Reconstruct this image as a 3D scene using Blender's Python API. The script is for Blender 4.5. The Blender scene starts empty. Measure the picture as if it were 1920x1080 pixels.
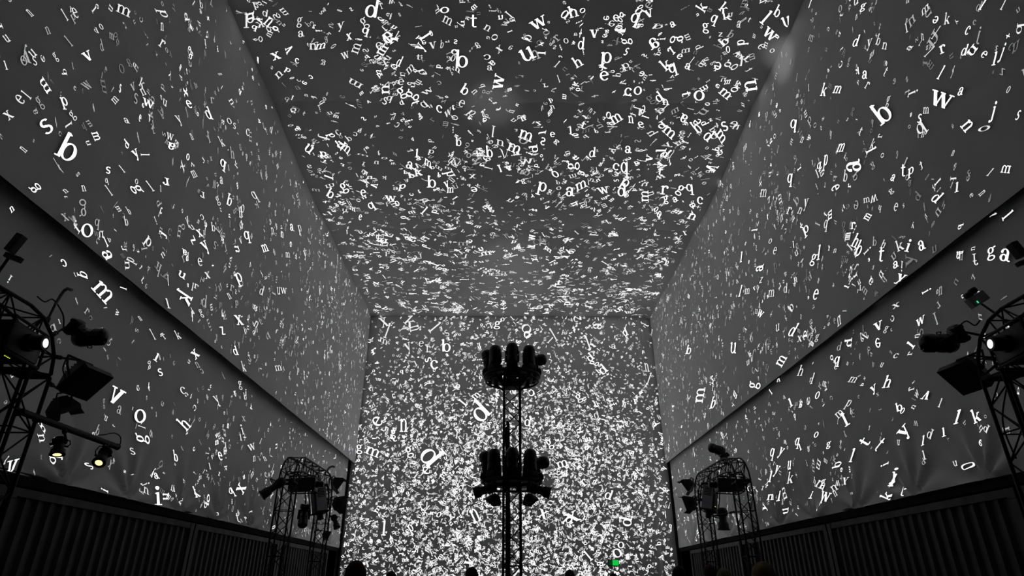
import bpy, bmesh, math, random
import numpy as np
from mathutils import Vector, Matrix, Quaternion

random.seed(7)
rng = np.random.default_rng(11)
PI = math.pi
scene = bpy.context.scene
COL = scene.collection

# ------------------------------------------------------------------ camera
FPX = 1160.0                       # focal length in pixels of the 1920 wide frame
PITCH = math.radians(25.77)
YAW = math.radians(-0.45)
CAMZ = 1.55
cam_d = bpy.data.cameras.new('camera')
cam_d.sensor_width = 36.0
cam_d.lens = FPX / 1920 * 36
cam_d.clip_end = 200
cam = bpy.data.objects.new('camera', cam_d)
COL.objects.link(cam)
cam.location = (0, 0, CAMZ)
cam.rotation_euler = (PI / 2 + PITCH, 0, YAW)
scene.camera = cam
CAMR = cam.rotation_euler.to_matrix()
CAMP = Vector((0, 0, CAMZ))

# ------------------------------------------------------------------ world, exposure
world = bpy.data.worlds.new('dark_hall')
scene.world = world
world.use_nodes = True
world.node_tree.nodes['Background'].inputs[0].default_value = (0.0, 0.0, 0.0, 1)
world.node_tree.nodes['Background'].inputs[1].default_value = 0.0
vs = scene.view_settings
vs.view_transform = 'Standard'
vs.look = 'None'
vs.gamma = 1.0
vs.use_curve_mapping = False
vs.exposure = 0.0
scene.cycles.diffuse_bounces = 4
scene.cycles.max_bounces = 8

# room dimensions in metres
HALF, HALF_R = 7.45, 7.68   # lower side screens, left and right
UP_L, UP_R = 7.15, 7.48  # upper side screens hang proud of the lower ones
END = 30.0
EDGE = 6.77            # lower edge of the upper side screens
HEM = 3.10             # lower edge of the lower side screens
Y0 = -4.0              # the hall goes on behind the camera


def ceil_z(y):
    return 14.5 + 0.075 * np.maximum(0.0, 20.0 - np.asarray(y, float))


# ------------------------------------------------------------------ helpers
def ray(u, v):
    d = Vector(((u - 960) / FPX, (540 - v) / FPX, -1.0))
    return CAMR @ d


def at_y(u, v, y):
    d = ray(u, v)
    return CAMP + d * (y / d.y)


def at_x(u, v, x):
    d = ray(u, v)
    return CAMP + d * (x / d.x)


def nodes_of(m):
    m.use_nodes = True
    return m.node_tree.nodes, m.node_tree.links


def pmat(name, col, rough=0.5, metal=0.0, noise=0.25, scale=8.0, bump=0.0, bscale=40.0, spec=0.5):
    m = bpy.data.materials.new(name)
    N, L = nodes_of(m)
    b = N['Principled BSDF']
    tc = N.new('ShaderNodeTexCoord')
    nz = N.new('ShaderNodeTexNoise')
    nz.inputs['Scale'].default_value = scale
    nz.inputs['Detail'].default_value = 4
    L.new(tc.outputs['Object'], nz.inputs['Vector'])
    rp = N.new('ShaderNodeValToRGB')
    c0 = [max(0, c * (1 - noise)) for c in col]
    c1 = [min(1, c * (1 + noise)) for c in col]
    rp.color_ramp.elements[0].position = 0.3
    rp.color_ramp.elements[1].position = 0.7
    rp.color_ramp.elements[0].color = (*c0, 1)
    rp.color_ramp.elements[1].color = (*c1, 1)
    L.new(nz.outputs['Fac'], rp.inputs['Fac'])
    L.new(rp.outputs['Color'], b.inputs['Base Color'])
    b.inputs['Roughness'].default_value = rough
    b.inputs['Metallic'].default_value = metal
    b.inputs['Specular IOR Level'].default_value = spec
    if bump > 0:
        n2 = N.new('ShaderNodeTexNoise')
        n2.inputs['Scale'].default_value = bscale
        n2.inputs['Detail'].default_value = 3
        L.new(tc.outputs['Object'], n2.inputs['Vector'])
        bp = N.new('ShaderNodeBump')
        bp.inputs['Strength'].default_value = bump
        bp.inputs['Distance'].default_value = 0.02
        L.new(n2.outputs['Fac'], bp.inputs['Height'])
        L.new(bp.outputs['Normal'], b.inputs['Normal'])
    return m


def emat(name, col, strength, sample=False, one_sided=False):
    m = bpy.data.materials.new(name)
    N, L = nodes_of(m)
    for n in list(N):
        if n.type == 'BSDF_PRINCIPLED':
            N.remove(n)
    e = N.new('ShaderNodeEmission')
    e.inputs['Color'].default_value = (*col, 1)
    e.inputs['Strength'].default_value = strength
    if one_sided:                      # light thrown onto the cloth leaves it on the hall's side only
        g = N.new('ShaderNodeNewGeometry')
        k = N.new('ShaderNodeMath')
        k.operation = 'MULTIPLY_ADD'
        k.inputs[1].default_value = -strength
        k.inputs[2].default_value = strength
        L.new(g.outputs['Backfacing'], k.inputs[0])
        L.new(k.outputs[0], e.inputs['Strength'])
    L.new(e.outputs[0], N['Material Output'].inputs['Surface'])
    try:
        m.cycles.emission_sampling = 'AUTO' if sample else 'NONE'
    except Exception:
        pass
    return m


M = {}
M['screen'] = pmat('screen_fabric', (0.69, 0.69, 0.70), 0.95, 0, 0.05, 0.6, 0.12, 2.2, 0.1)
M['screen_roof'] = pmat('roof_fabric', (0.65, 0.645, 0.64), 0.95, 0, 0.05, 0.5, 0.15, 1.6, 0.1)
M['drape'] = pmat('black_drape', (0.012, 0.012, 0.013), 0.95, 0, 0.3, 3, 0.2, 12, 0.1)
M['floor'] = pmat('dark_floor', (0.02, 0.02, 0.022), 0.8, 0, 0.3, 2, 0.1, 20, 0.2)
M['black'] = pmat('black_metal', (0.006, 0.006, 0.0065), 0.55, 0.2, 0.35, 9, 0.05, 60, 0.25)
M['gloss'] = pmat('gloss_black', (0.005, 0.005, 0.0055), 0.12, 0.0, 0.3, 9, 0, 60, 0.5)
M['plastic'] = pmat('black_plastic', (0.008, 0.008, 0.009), 0.5, 0.0, 0.3, 14, 0.05, 80, 0.3)
M['greypanel'] = pmat('grey_panel', (0.30, 0.28, 0.31), 0.6, 0.1, 0.15, 6, 0.03, 60, 0.3)
M['lightgrey'] = pmat('light_grey_metal', (0.2, 0.2, 0.2), 0.5, 0.3, 0.15, 10, 0, 60, 0.4)
M['mast'] = pmat('dark_mast_metal', (0.014, 0.013, 0.012), 0.5, 0.4, 0.3, 9, 0, 60, 0.4)
M['glass'] = pmat('lens_glass', (0.03, 0.03, 0.035), 0.05, 0.0, 0.1, 5, 0, 60, 0.8)
M['container'] = pmat('container_paint', (0.026, 0.027, 0.032), 0.6, 0.1, 0.45, 1.7, 0.15, 14, 0.3)
M['container_rail'] = pmat('container_rail_paint', (0.032, 0.032, 0.036), 0.6, 0.1, 0.4, 3, 0.1, 14, 0.3)
M['rubber'] = pmat('cable_rubber', (0.006, 0.006, 0.006), 0.7, 0, 0.2, 20, 0, 60, 0.2)
# the projected picture: light patches of four brightnesses
M['L0'] = emat('projected_white', (1.0, 1.0, 1.0), 1.8, False, True)
M['L1'] = emat('projected_bright', (1.0, 1.0, 1.0), 0.9, False, True)
M['L2'] = emat('projected_soft', (1.0, 1.0, 1.0), 0.42, False, True)
M['L3'] = emat('projected_faint', (1.0, 1.0, 1.0), 0.18, False, True)
M['lamp_white'] = emat('white_lens_glow', (0.95, 0.97, 1.0), 2.2, True)
M['lamp_warm'] = emat('warm_lens_glow', (1.0, 0.72, 0.30), 1.8, True)
M['led_green'] = emat('green_indicator', (0.05, 1.0, 0.35), 0.8)
M['led_yellow'] = emat('yellow_indicator', (0.75, 0.95, 0.1), 0.9)
M['exit_green'] = emat('exit_green', (0.01, 0.75, 0.08), 0.75)
M['exit_dim'] = emat('exit_green_dim', (0.01, 0.35, 0.1), 0.10)
M['phone'] = emat('phone_screen', (0.25, 0.55, 0.45), 0.30)


class MB:
    """collects shapes into one mesh"""
    def __init__(s):
        s.v, s.f = [], []

    def add(s, vs, fs, mat=None):
        o = len(s.v)
        for p in vs:
            p = Vector(p)
            s.v.append(mat @ p if mat is not None else p)
        s.f += [[i + o for i in f] for f in fs]
        return s

    def box(s, c, d, mat=None, ch=0.0):
        cx, cy, cz = c
        hx, hy, hz = d[0] / 2, d[1] / 2, d[2] / 2
        if ch <= 0:
            vs = [(cx + a * hx, cy + b * hy, cz + e * hz) for a in (-1, 1) for b in (-1, 1) for e in (-1, 1)]
            fs = [(0, 1, 3, 2), (4, 6, 7, 5), (0, 4, 5, 1), (2, 3, 7, 6), (0, 2, 6, 4), (1, 5, 7, 3)]
            return s.add(vs, fs, mat)
        bm = bmesh.new()
        bmesh.ops.create_cube(bm, size=1.0)
        for v in bm.verts:
            v.co = Vector((cx + v.co.x * d[0], cy + v.co.y * d[1], cz + v.co.z * d[2]))
        bmesh.ops.bevel(bm, geom=list(bm.edges), offset=ch, segments=2, profile=0.5, affect='EDGES')
        bm.verts.index_update()
        s.add([v.co.copy() for v in bm.verts], [[v.index for v in f.verts] for f in bm.faces], mat)
        bm.free()
        return s

    def frustum(s, z0, z1, a0, b0, a1, b1, mat=None):
        vs = [(-a0, -b0, z0), (a0, -b0, z0), (a0, b0, z0), (-a0, b0, z0), (-a1, -b1, z1), (a1, -b1, z1), (a1, b1, z1), (-a1, b1, z1)]
        fs = [(3, 2, 1, 0), (4, 5, 6, 7), (0, 1, 5, 4), (1, 2, 6, 5), (2, 3, 7, 6), (3, 0, 4, 7)]
        return s.add(vs, fs, mat)

    def tube(s, pts, r, n=8, cap=True):
        pts = [Vector(p) for p in pts]
        rings = []
        up = None
        for i, p in enumerate(pts):
            t = (pts[min(i + 1, len(pts) - 1)] - pts[max(i - 1, 0)]).normalized()
            if up is None:
                a = Vector((0, 0, 1)) if abs(t.z) < 0.9 else Vector((1, 0, 0))
                up = (a - t * a.dot(t)).normalized()
            else:
                up = (up - t * up.dot(t)).normalized()
            w = t.cross(up)
            rr = r[i] if isinstance(r, (list, tuple)) else r
            rings.append([p + (up * math.cos(k * 2 * PI / n) + w * math.sin(k * 2 * PI / n)) * rr for k in range(n)])
        vs = [q for rg in rings for q in rg]
        fs = []
        for i in range(len(pts) - 1):
            for k in range(n):
                a, b = i * n + k, i * n + (k + 1) % n
                fs.append((a, b, b + n, a + n))
        if cap:
            fs.append(tuple(reversed(range(n))))
            fs.append(tuple(range((len(pts) - 1) * n, len(pts) * n)))
        return s.add(vs, fs)

    def lathe(s, prof, n=20, mat=None, sx=1.0, sy=1.0):
        vs, fs = [], []
        for r, z in prof:
            for k in range(n):
                a = 2 * PI * k / n
                vs.append((r * math.cos(a) * sx, r * math.sin(a) * sy, z))
        for i in range(len(prof) - 1):
            for k in range(n):
                a, b = i * n + k, i * n + (k + 1) % n
                fs.append((a, b, b + n, a + n))
        fs.append(tuple(reversed(range(n))))
        fs.append(tuple(range((len(prof) - 1) * n, len(prof) * n)))
        return s.add(vs, fs, mat)

    def mesh(s, name, mat, smooth=False):
        me = bpy.data.meshes.new(name)
        me.from_pydata([tuple(v) for v in s.v], [], s.f)
        if mat:
            me.materials.append(M[mat] if isinstance(mat, str) else mat)
        if smooth:
            me.polygons.foreach_set('use_smooth', [True] * len(me.polygons))
            try:
                me.set_sharp_from_angle(angle=math.radians(40))
            except Exception:
                pass
        me.update()
        return me

    def build(s, name, mat, parent=None, smooth=False):
        o = bpy.data.objects.new(name, s.mesh(name, mat, smooth))
        COL.objects.link(o)
        if parent:
            o.parent = parent
        return o


def tag(o, label=None, cat=None, group=None, kind=None):
    if label: o['label'] = label
    if cat: o['category'] = cat
    if group: o['group'] = group
    if kind: o['kind'] = kind
    return o


def thing(name, label, cat, loc=(0, 0, 0), rot=None, group=None):
    o = bpy.data.objects.new(name, None)
    o.empty_display_size = 0.1
    COL.objects.link(o)
    o.matrix_world = Matrix.Translation(Vector(loc)) @ (rot.to_matrix().to_4x4() if rot is not None else Matrix.Identity(4))
    o.location = Vector(loc)
    if rot is not None:
        o.rotation_mode = 'QUATERNION'
        o.rotation_quaternion = rot
    return tag(o, label, cat, group)


def grid_obj(name, S, s0, s1, t0, t1, step, mat, parent=None, smooth=True):
    """a curved sheet: S(s, t) gives the surface points"""
    ns, nt = max(2, int((s1 - s0) / step) + 1), max(2, int((t1 - t0) / step) + 1)
    ss, tt = np.meshgrid(np.linspace(s0, s1, ns), np.linspace(t0, t1, nt), indexing='ij')
    P = S(ss.ravel(), tt.ravel(), 0.0)
    i = np.arange(ns * nt).reshape(ns, nt)
    F = np.stack([i[:-1, :-1], i[1:, :-1], i[1:, 1:], i[:-1, 1:]], -1).reshape(-1, 4)
    me = bpy.data.meshes.new(name)
    me.from_pydata(P.tolist(), [], F.tolist())
    me.materials.append(M[mat])
    if smooth:
        me.polygons.foreach_set('use_smooth', [True] * len(me.polygons))
    o = bpy.data.objects.new(name, me)
    COL.objects.link(o)
    if parent: o.parent = parent
    return o


# ------------------------------------------------------------------ the fabric surfaces
def wr(a, b, sgn):
    """soft pulls and folds of a hanging fabric, metres"""
    d = 0.012 * np.sin(a * 0.9 + 0.5 * sgn) * np.sin(b * 0.35 + a * 0.06)
    d += 0.006 * np.sin(a * 3.1 + 0.8 * np.sin(b * 0.5)) * np.exp(-((b - 9) / 5) ** 2)
    return d


def wr_low(a, b, sgn):
    """the lower screens are pulled in folds towards their tie points on the hem"""
    d = wr(a, b, sgn) * 0.6
    for yc in TIES:
        da, db = a - yc, b - HEM
        r = np.sqrt(da * da + db * db) + 0.05
        th = np.arctan2(da, db + 0.02)
        d = d + 0.050 * np.exp(-(r / 1.1) ** 2) * np.cos(th * 9 + yc) * np.minimum(1, r / 0.25)
    d = d + 0.016 * np.exp(-((b - HEM - 0.12) / 0.16) ** 2) * (0.5 + 0.5 * np.sin(a * 5.5 + 2 * np.sin(a * 1.7)))
    return d


TIES = [5.2, 7.1, 9.0, 10.9, 12.8, 14.9, 17.0, 19.2, 21.4, 23.6, 25.8, 28.0]


def S_LU(s, t, off):
    s, t = np.asarray(s, float), np.asarray(t, float)
    return np.stack([-UP_L + wr(s, t, 1) + off, s, t], -1)


def S_RU(s, t, off):
    s, t = np.asarray(s, float), np.asarray(t, float)
    return np.stack([UP_R - wr(s, t, -1.3) - off, s, t], -1)


def S_LL(s, t, off):
    s, t = np.asarray(s, float), np.asarray(t, float)
    return np.stack([-HALF + wr_low(s, t, 2) + off, s, t], -1)


def S_RL(s, t, off):
    s, t = np.asarray(s, float), np.asarray(t, float)
    return np.stack([HALF_R - wr_low(s + 0.7, t, -2) - off, s, t], -1)


def fold(x):
    d = np.zeros_like(x)
    for xc in (-6.72, 6.92):
        d = d + 0.16 * np.exp(-((x - xc) / 0.10) ** 2)
    return d


def S_E(s, t, off):
    s, t = np.asarray(s, float), np.asarray(t, float)
    d = 0.012 * np.sin(s * 1.1 + 0.3 * t) * np.sin(t * 0.4) + fold(s) + 0.03 * np.exp(-((t - 10.4) / 0.05) ** 2)
    return np.stack([s, END - d - off, t], -1)


SEAMS = [7.8, 14.6, 21.4, 28.2]


def S_C(s, t, off):
    """s = across the hall (x), t = along it (y)"""
    s, t = np.asarray(s, float), np.asarray(t, float)
    ph = ((t - SEAMS[0]) / 6.8) % 1.0
    sag = 0.16 * np.sin(PI * ph) ** 0.8
    near = np.minimum(ph, 1 - ph) * 6.8
    ruck = 0.045 * np.exp(-near / 0.7) * np.sin(s * 4.2 + 1.5 * np.sin(s * 1.3 + t)) + 0.01 * np.sin(s * 1.4 + t * 0.8)
    edge = 0.10 * np.exp(-(HALF - np.abs(s)) / 0.5)
    return np.stack([s, t, ceil_z(t) - sag - ruck - edge - off], -1)


# ------------------------------------------------------------------ the room shell
def slab(name, c, d, mat, parent=None):
    return MB().box(c, d).build(name, mat, parent)


floor = tag(slab('floor', (0, 13, -0.1), (22, 36, 0.2), 'floor'), kind='structure')
wall_left = tag(slab('wall_left', (-7.85, 13.2, 9.2), (0.1, 34.2, 12.2), 'drape'), kind='structure')
wall_right = tag(slab('wall_right', (8.08, 13.2, 9.2), (0.1, 34.2, 12.2), 'drape'), kind='structure')
wall_back = tag(slab('wall_back', (0, 30.45, 7.7), (20, 0.1, 15.4), 'drape'), kind='structure')
wall_front = tag(slab('wall_front', (0, Y0 - 0.1, 8), (20, 0.1, 16), 'drape'), kind='structure')
ceiling = MB().add([(-8.2, Y0, 16.9), (8.4, Y0, 16.9), (8.4, 20, 15.0), (-8.2, 20, 15.0), (-8.2, 30.4, 15.0), (8.4, 30.4, 15.0)],
                   [(3, 2, 1, 0), (4, 5, 2, 3)]).build('ceiling', 'drape')
tag(ceiling, kind='structure')

scr_LU = grid_obj('upper_screen', lambda s, t, o: S_LU(s, t * (ceil_z(s) + 0.05 - EDGE) + EDGE, o), Y0, END - 0.12, 0, 1, 0.06, 'screen', wall_left)
scr_RU = grid_obj('upper_screen', lambda s, t, o: S_RU(s, t * (ceil_z(s) + 0.05 - EDGE) + EDGE, o), Y0, END - 0.12, 0, 1, 0.06, 'screen', wall_right)
scr_LL = grid_obj('lower_screen', S_LL, Y0, END - 0.10, HEM, EDGE + 0.35, 0.07, 'screen', wall_left)
scr_RL = grid_obj('lower_screen', S_RL, Y0, END - 0.10, HEM, EDGE + 0.35, 0.07, 'screen', wall_right)
scr_E = grid_obj('end_screen', S_E, -7.6, 7.8, 0.02, 14.45, 0.05, 'screen', wall_back)
for sx, w, up, low in ((-1, wall_left, UP_L, HALF), (1, wall_right, UP_R, HALF_R)):
    # black tube: shade of the open gap below the upper screen, put into colour
    MB().tube([(sx * (up + 0.05), Y0, EDGE + 0.03), (sx * (up + 0.05), END - 0.12, EDGE + 0.03)], 0.035, 8).build('edge_shade_tube', 'black', w)
    MB().tube([(sx * (low + 0.06), Y0, HEM + 0.03), (sx * (low + 0.06), END - 0.12, HEM + 0.03)], 0.035, 8).build('hem_pipe', 'black', w)
    MB().box((sx * (low + 0.27), 12.9, HEM - 0.075), (0.5, 33.8, 0.15)).build('skirt', 'drape', w)
    # no post: dark strip painting the shaded gap between side and end screens
    MB().box((sx * (low - 0.03), END + 0.05, 7.3), (0.10, 0.5, 14.4)).build('corner_post', 'drape', w)
strips = []
seams = [Y0, 1.0] + SEAMS + [END + 0.05]
for a, b in zip(seams[:-1], seams[1:]):
    strips.append((a, b, grid_obj('roof_strip', S_C, -7.6, 7.8, a, b, 0.12, 'screen_roof', ceiling)))
    MB().tube([(-7.5, b, float(ceil_z(b)) + 0.13), (7.5, b, float(ceil_z(b)) + 0.13)], 0.04, 8).build('roof_batten', 'black', ceiling)


# ------------------------------------------------------------------ letter shapes (serif, drawn here)
ST, TH, SF = 0.205, 0.08, 0.08     # stem, thin stroke, serif thickness; x-height = 1


class G:
    def __init__(s, n):
        s.n, s.v, s.f = n, [], []

    def poly(s, p):
        o = len(s.v); s.v += list(p); s.f.append(list(range(o, o + len(p)))); return s

    def stem(s, x, y0, y1, w=ST):
        return s.poly([(x - w / 2, y0), (x + w / 2, y0), (x + w / 2, y1), (x - w / 2, y1)])

    def ser(s, x, y, w=0.52, up=True):
        h = SF if up else -SF
        return s.poly([(x - w / 2, y), (x + w / 2, y), (x + w / 2, y + h), (x - w / 2, y + h)][::1 if up else -1])

    def flag(s, x, y):
        return s.poly([(x - ST / 2 - 0.16, y - 0.12), (x - ST / 2, y - 0.17), (x + ST / 2, y), (x - ST / 2, y - 0.03)])

    def line(s, x0, y0, x1, y1, w):
        d = math.hypot(x1 - x0, y1 - y0); hx = w / 2 * d / max(abs(y1 - y0), 1e-3)
        return s.poly([(x0 - hx, y0), (x0 + hx, y0), (x1 + hx, y1), (x1 - hx, y1)])

    def arc(s, cx, cy, rx, ry, a0=0, a1=360, wx=ST, wy=TH):
        k = max(3, int(round(s.n * abs(a1 - a0) / 360)))
        o = len(s.v)
        for i in range(k + 1):
            a = math.radians(a0 + (a1 - a0) * i / k)
            c, q = math.cos(a), math.sin(a)
            s.v.append((cx + rx * c, cy + ry * q))
            s.v.append((cx + (rx - wx) * c, cy + (ry - wy) * q))
        for i in range(k):
            j = o + 2 * i
            s.f.append([j, j + 2, j + 3, j + 1])
        return s

    def dot(s, cx, cy, r):
        k = max(6, s.n // 2)
        return s.poly([(cx + r * math.cos(2 * PI * i / k), cy + r * math.sin(2 * PI * i / k)) for i in range(k)])


def glyph(ch, n):
    g = G(n)
    A, D = 1.55, -0.52
    if ch == 'o': g.arc(0, .5, .5, .53)
    elif ch == 'c': g.arc(0, .5, .48, .53, 42, 318).dot(.30, .76, .12)
    elif ch == 'e': g.arc(0, .5, .47, .53, 0, 318).poly([(-.3, .5), (.46, .5), (.46, .59), (-.3, .59)])
    elif ch == 'a':
        g.stem(.25, 0.05, .68).arc(-.02, .64, .39, .38, 0, 160).arc(-.08, .27, .36, .30).dot(-.28, .74, .11).arc(.42, .14, .17, .15, 180, 320, .1, .09)
    elif ch == 'b': g.stem(-.38, 0.02, A).flag(-.38, A).arc(.05, .5, .47, .53)
    elif ch == 'd': g.stem(.38, 0, A).flag(.38, A).ser(.48, 0, .34).arc(-.05, .5, .47, .53)
    elif ch == 'p': g.stem(-.38, D, 1).flag(-.38, 1.02).ser(-.38, D, .6).arc(.05, .5, .47, .53)
    elif ch == 'q': g.stem(.38, D, 1.02).ser(.38, D, .6).arc(-.05, .5, .47, .53)
    elif ch == 'g': g.arc(-.06, .66, .36, .36, wx=.19).arc(-.02, -.18, .46, .30, wx=.16, wy=.10).line(-.3, .08, -.2, .38, .12).poly([(.2, .88), (.5, .92), (.5, 1.06), (.24, .98)])
    elif ch in 'hn':
        g.stem(-.34, 0, A if ch == 'h' else 1).flag(-.34, A if ch == 'h' else 1.02).ser(-.34, 0).arc(.06, .60, .40, .43, 0, 150).stem(.34, 0, .62).ser(.34, 0)
    elif ch == 'm':
        g.stem(-.72, 0, 1).flag(-.72, 1.02).ser(-.72, 0).arc(-.35, .60, .40, .43, 0, 150).stem(-.07, 0, .62).ser(-.07, 0).arc(.31, .60, .40, .43, 0, 150).stem(.59, 0, .62).ser(.59, 0)
    elif ch == 'u':
        g.stem(-.34, .38, 1).flag(-.34, 1.0).arc(-.06, .40, .40, .43, 180, 330).stem(.34, 0, 1).flag(.34, 1).ser(.44, 0, .34)
    elif ch == 'r': g.stem(-.18, 0, 1).flag(-.18, 1.02).ser(-.18, 0, .58).arc(.18, .62, .36, .42, 40, 150).dot(.36, .82, .13)
    elif ch == 'i': g.stem(0, 0, 1).flag(0, 1.02).ser(0, 0, .56).dot(0, 1.34, .15)
    elif ch == 'j': g.stem(.1, -.2, 1).flag(.1, 1.02).arc(-.15, -.2, .37, .34, 270, 360).dot(-.2, -.45, .12).dot(.1, 1.34, .15)
    elif ch == 'l': g.stem(0, 0, A).flag(0, A).ser(0, 0, .56)
    elif ch == 't': g.stem(-.05, .2, 1.3).poly([(-.34, .9), (.36, .9), (.36, 1), (-.34, 1)]).arc(.16, .24, .33, .26, 180, 310)
    elif ch == 'f': g.stem(-.08, 0, 1.2).ser(-.08, 0, .6).arc(.2, 1.18, .40, .38, 40, 180).dot(.38, 1.38, .13).poly([(-.36, .9), (.3, .9), (.3, 1), (-.36, 1)])
    elif ch == 'k':
        g.stem(-.36, 0, A).flag(-.36, A).ser(-.36, 0, .5).line(-.22, .38, .3, .95, .1).line(-.02, .55, .40, .05, .26).ser(.40, 0, .42).ser(.3, .92, .42)
    elif ch == 'v': g.line(-.36, 1, .02, .0, .26).line(.36, 1, .02, 0, .1).ser(-.36, .92, .5).ser(.36, .92, .42)
    elif ch == 'w': g.line(-.68, 1, -.32, 0, .25).line(-.02, 1, -.32, 0, .1).line(-.02, 1, .34, 0, .25).line(.7, 1, .34, 0, .1).ser(-.68, .92, .46).ser(-.02, .92, .4).ser(.7, .92, .4)
    elif ch == 'x': g.line(-.36, 1, .38, 0, .26).line(.34, 1, -.36, 0, .1).ser(-.36, .92, .42).ser(.34, .92, .42).ser(-.36, 0, .42).ser(.38, 0, .42)
    elif ch == 'y': g.line(-.36, 1, .02, .05, .26).line(.36, 1, -.12, -.4, .1).dot(-.2, -.42, .13).ser(-.36, .92, .48).ser(.36, .92, .42)
    elif ch == 'z': g.line(.32, .95, -.32, .05, .22).poly([(-.4, .9), (.42, .9), (.42, 1), (-.4, 1)]).poly([(-.42, 0), (.42, 0), (.42, .1), (-.42, .1)])
    elif ch == 's': g.arc(0, .74, .34, .29, 35, 262, .16, .1).arc(0, .28, .36, .30, 215, 442, .16, .1).line(-.14, .62, .16, .42, .16)
    for i, f in enumerate(g.f):            # every face counter-clockwise
        a = sum(g.v[f[j]][0] * g.v[f[(j + 1) % len(f)]][1] - g.v[f[(j + 1) % len(f)]][0] * g.v[f[j]][1] for j in range(len(f)))
        if a < 0: g.f[i] = f[::-1]
    return np.array(g.v, float) - np.array([0, .5]), g.f


ALPH = 'abcdefghijklmnopqrstuvwxyz'
FINE = {c: glyph(c, 30) for c in ALPH}
COARSE = {c: glyph(c, 9) for c in ALPH}


def raw_mesh(name, V, F, mats, midx=None):
    me = bpy.data.meshes.new(name)
    me.from_pydata(V, [], F)
    for m in mats: me.materials.append(M[m])
    if midx is not None: me.polygons.foreach_set('material_index', midx)
    me.update()
    return me


# surface description: S, parent, s-range, t-range, and which coordinate pair a world point gives
SURF = {
    'LU': (S_LU, scr_LU, ('x', -UP_L), lambda p: (p.y, p.z)),
    'LL': (S_LL, scr_LL, ('x', -HALF), lambda p: (p.y, p.z)),
    'RU': (S_RU, scr_RU, ('x', UP_R), lambda p: (p.y, p.z)),
    'RL': (S_RL, scr_RL, ('x', HALF_R), lambda p: (p.y, p.z)),
    'E': (S_E, scr_E, ('y', END), lambda p: (p.x, p.z)),
    'C': (S_C, None, ('z', 0), lambda p: (p.x, p.y)),
}


HAND_SIGN = {'LU': 1, 'LL': 1, 'RU': -1, 'RL': -1, 'E': 1, 'C': -1}


def clampst(key, s, t):
    if key in ('LU', 'RU'):
        s = np.minimum(s, END - 0.15); t = np.clip(t, EDGE + 0.005, ceil_z(s) - 0.10)
    elif key in ('LL', 'RL'):
        s = np.minimum(s, END - 0.15); t = np.clip(t, HEM + 0.01, EDGE + 0.3)
    elif key == 'E':
        s = np.clip(s, -7.36, 7.58); t = np.clip(t, 0.05, 14.40)
    else:
        s = np.clip(s, -7.05, 7.36); t = np.minimum(t, END - 0.2)
    return s, t


def pix_to_st(key, u, v):
    d = ray(u, v)
    if key == 'C':
        k = (14.5 - CAMZ) / d.z
        for _ in range(6):
            y = d.y * k
            k = (float(ceil_z(y)) - 0.08 - CAMZ) / d.z
        p = CAMP + d * k
    else:
        ax, val = SURF[key][2]
        i = 'xyz'.index(ax)
        k = (val - CAMP[i]) / d[i]
        p = CAMP + d * k
    return SURF[key][3](p)


def strip_for(t):
    for a, b, o in strips:
        if a <= t <= b: return o
    return strips[-1][2]


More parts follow.
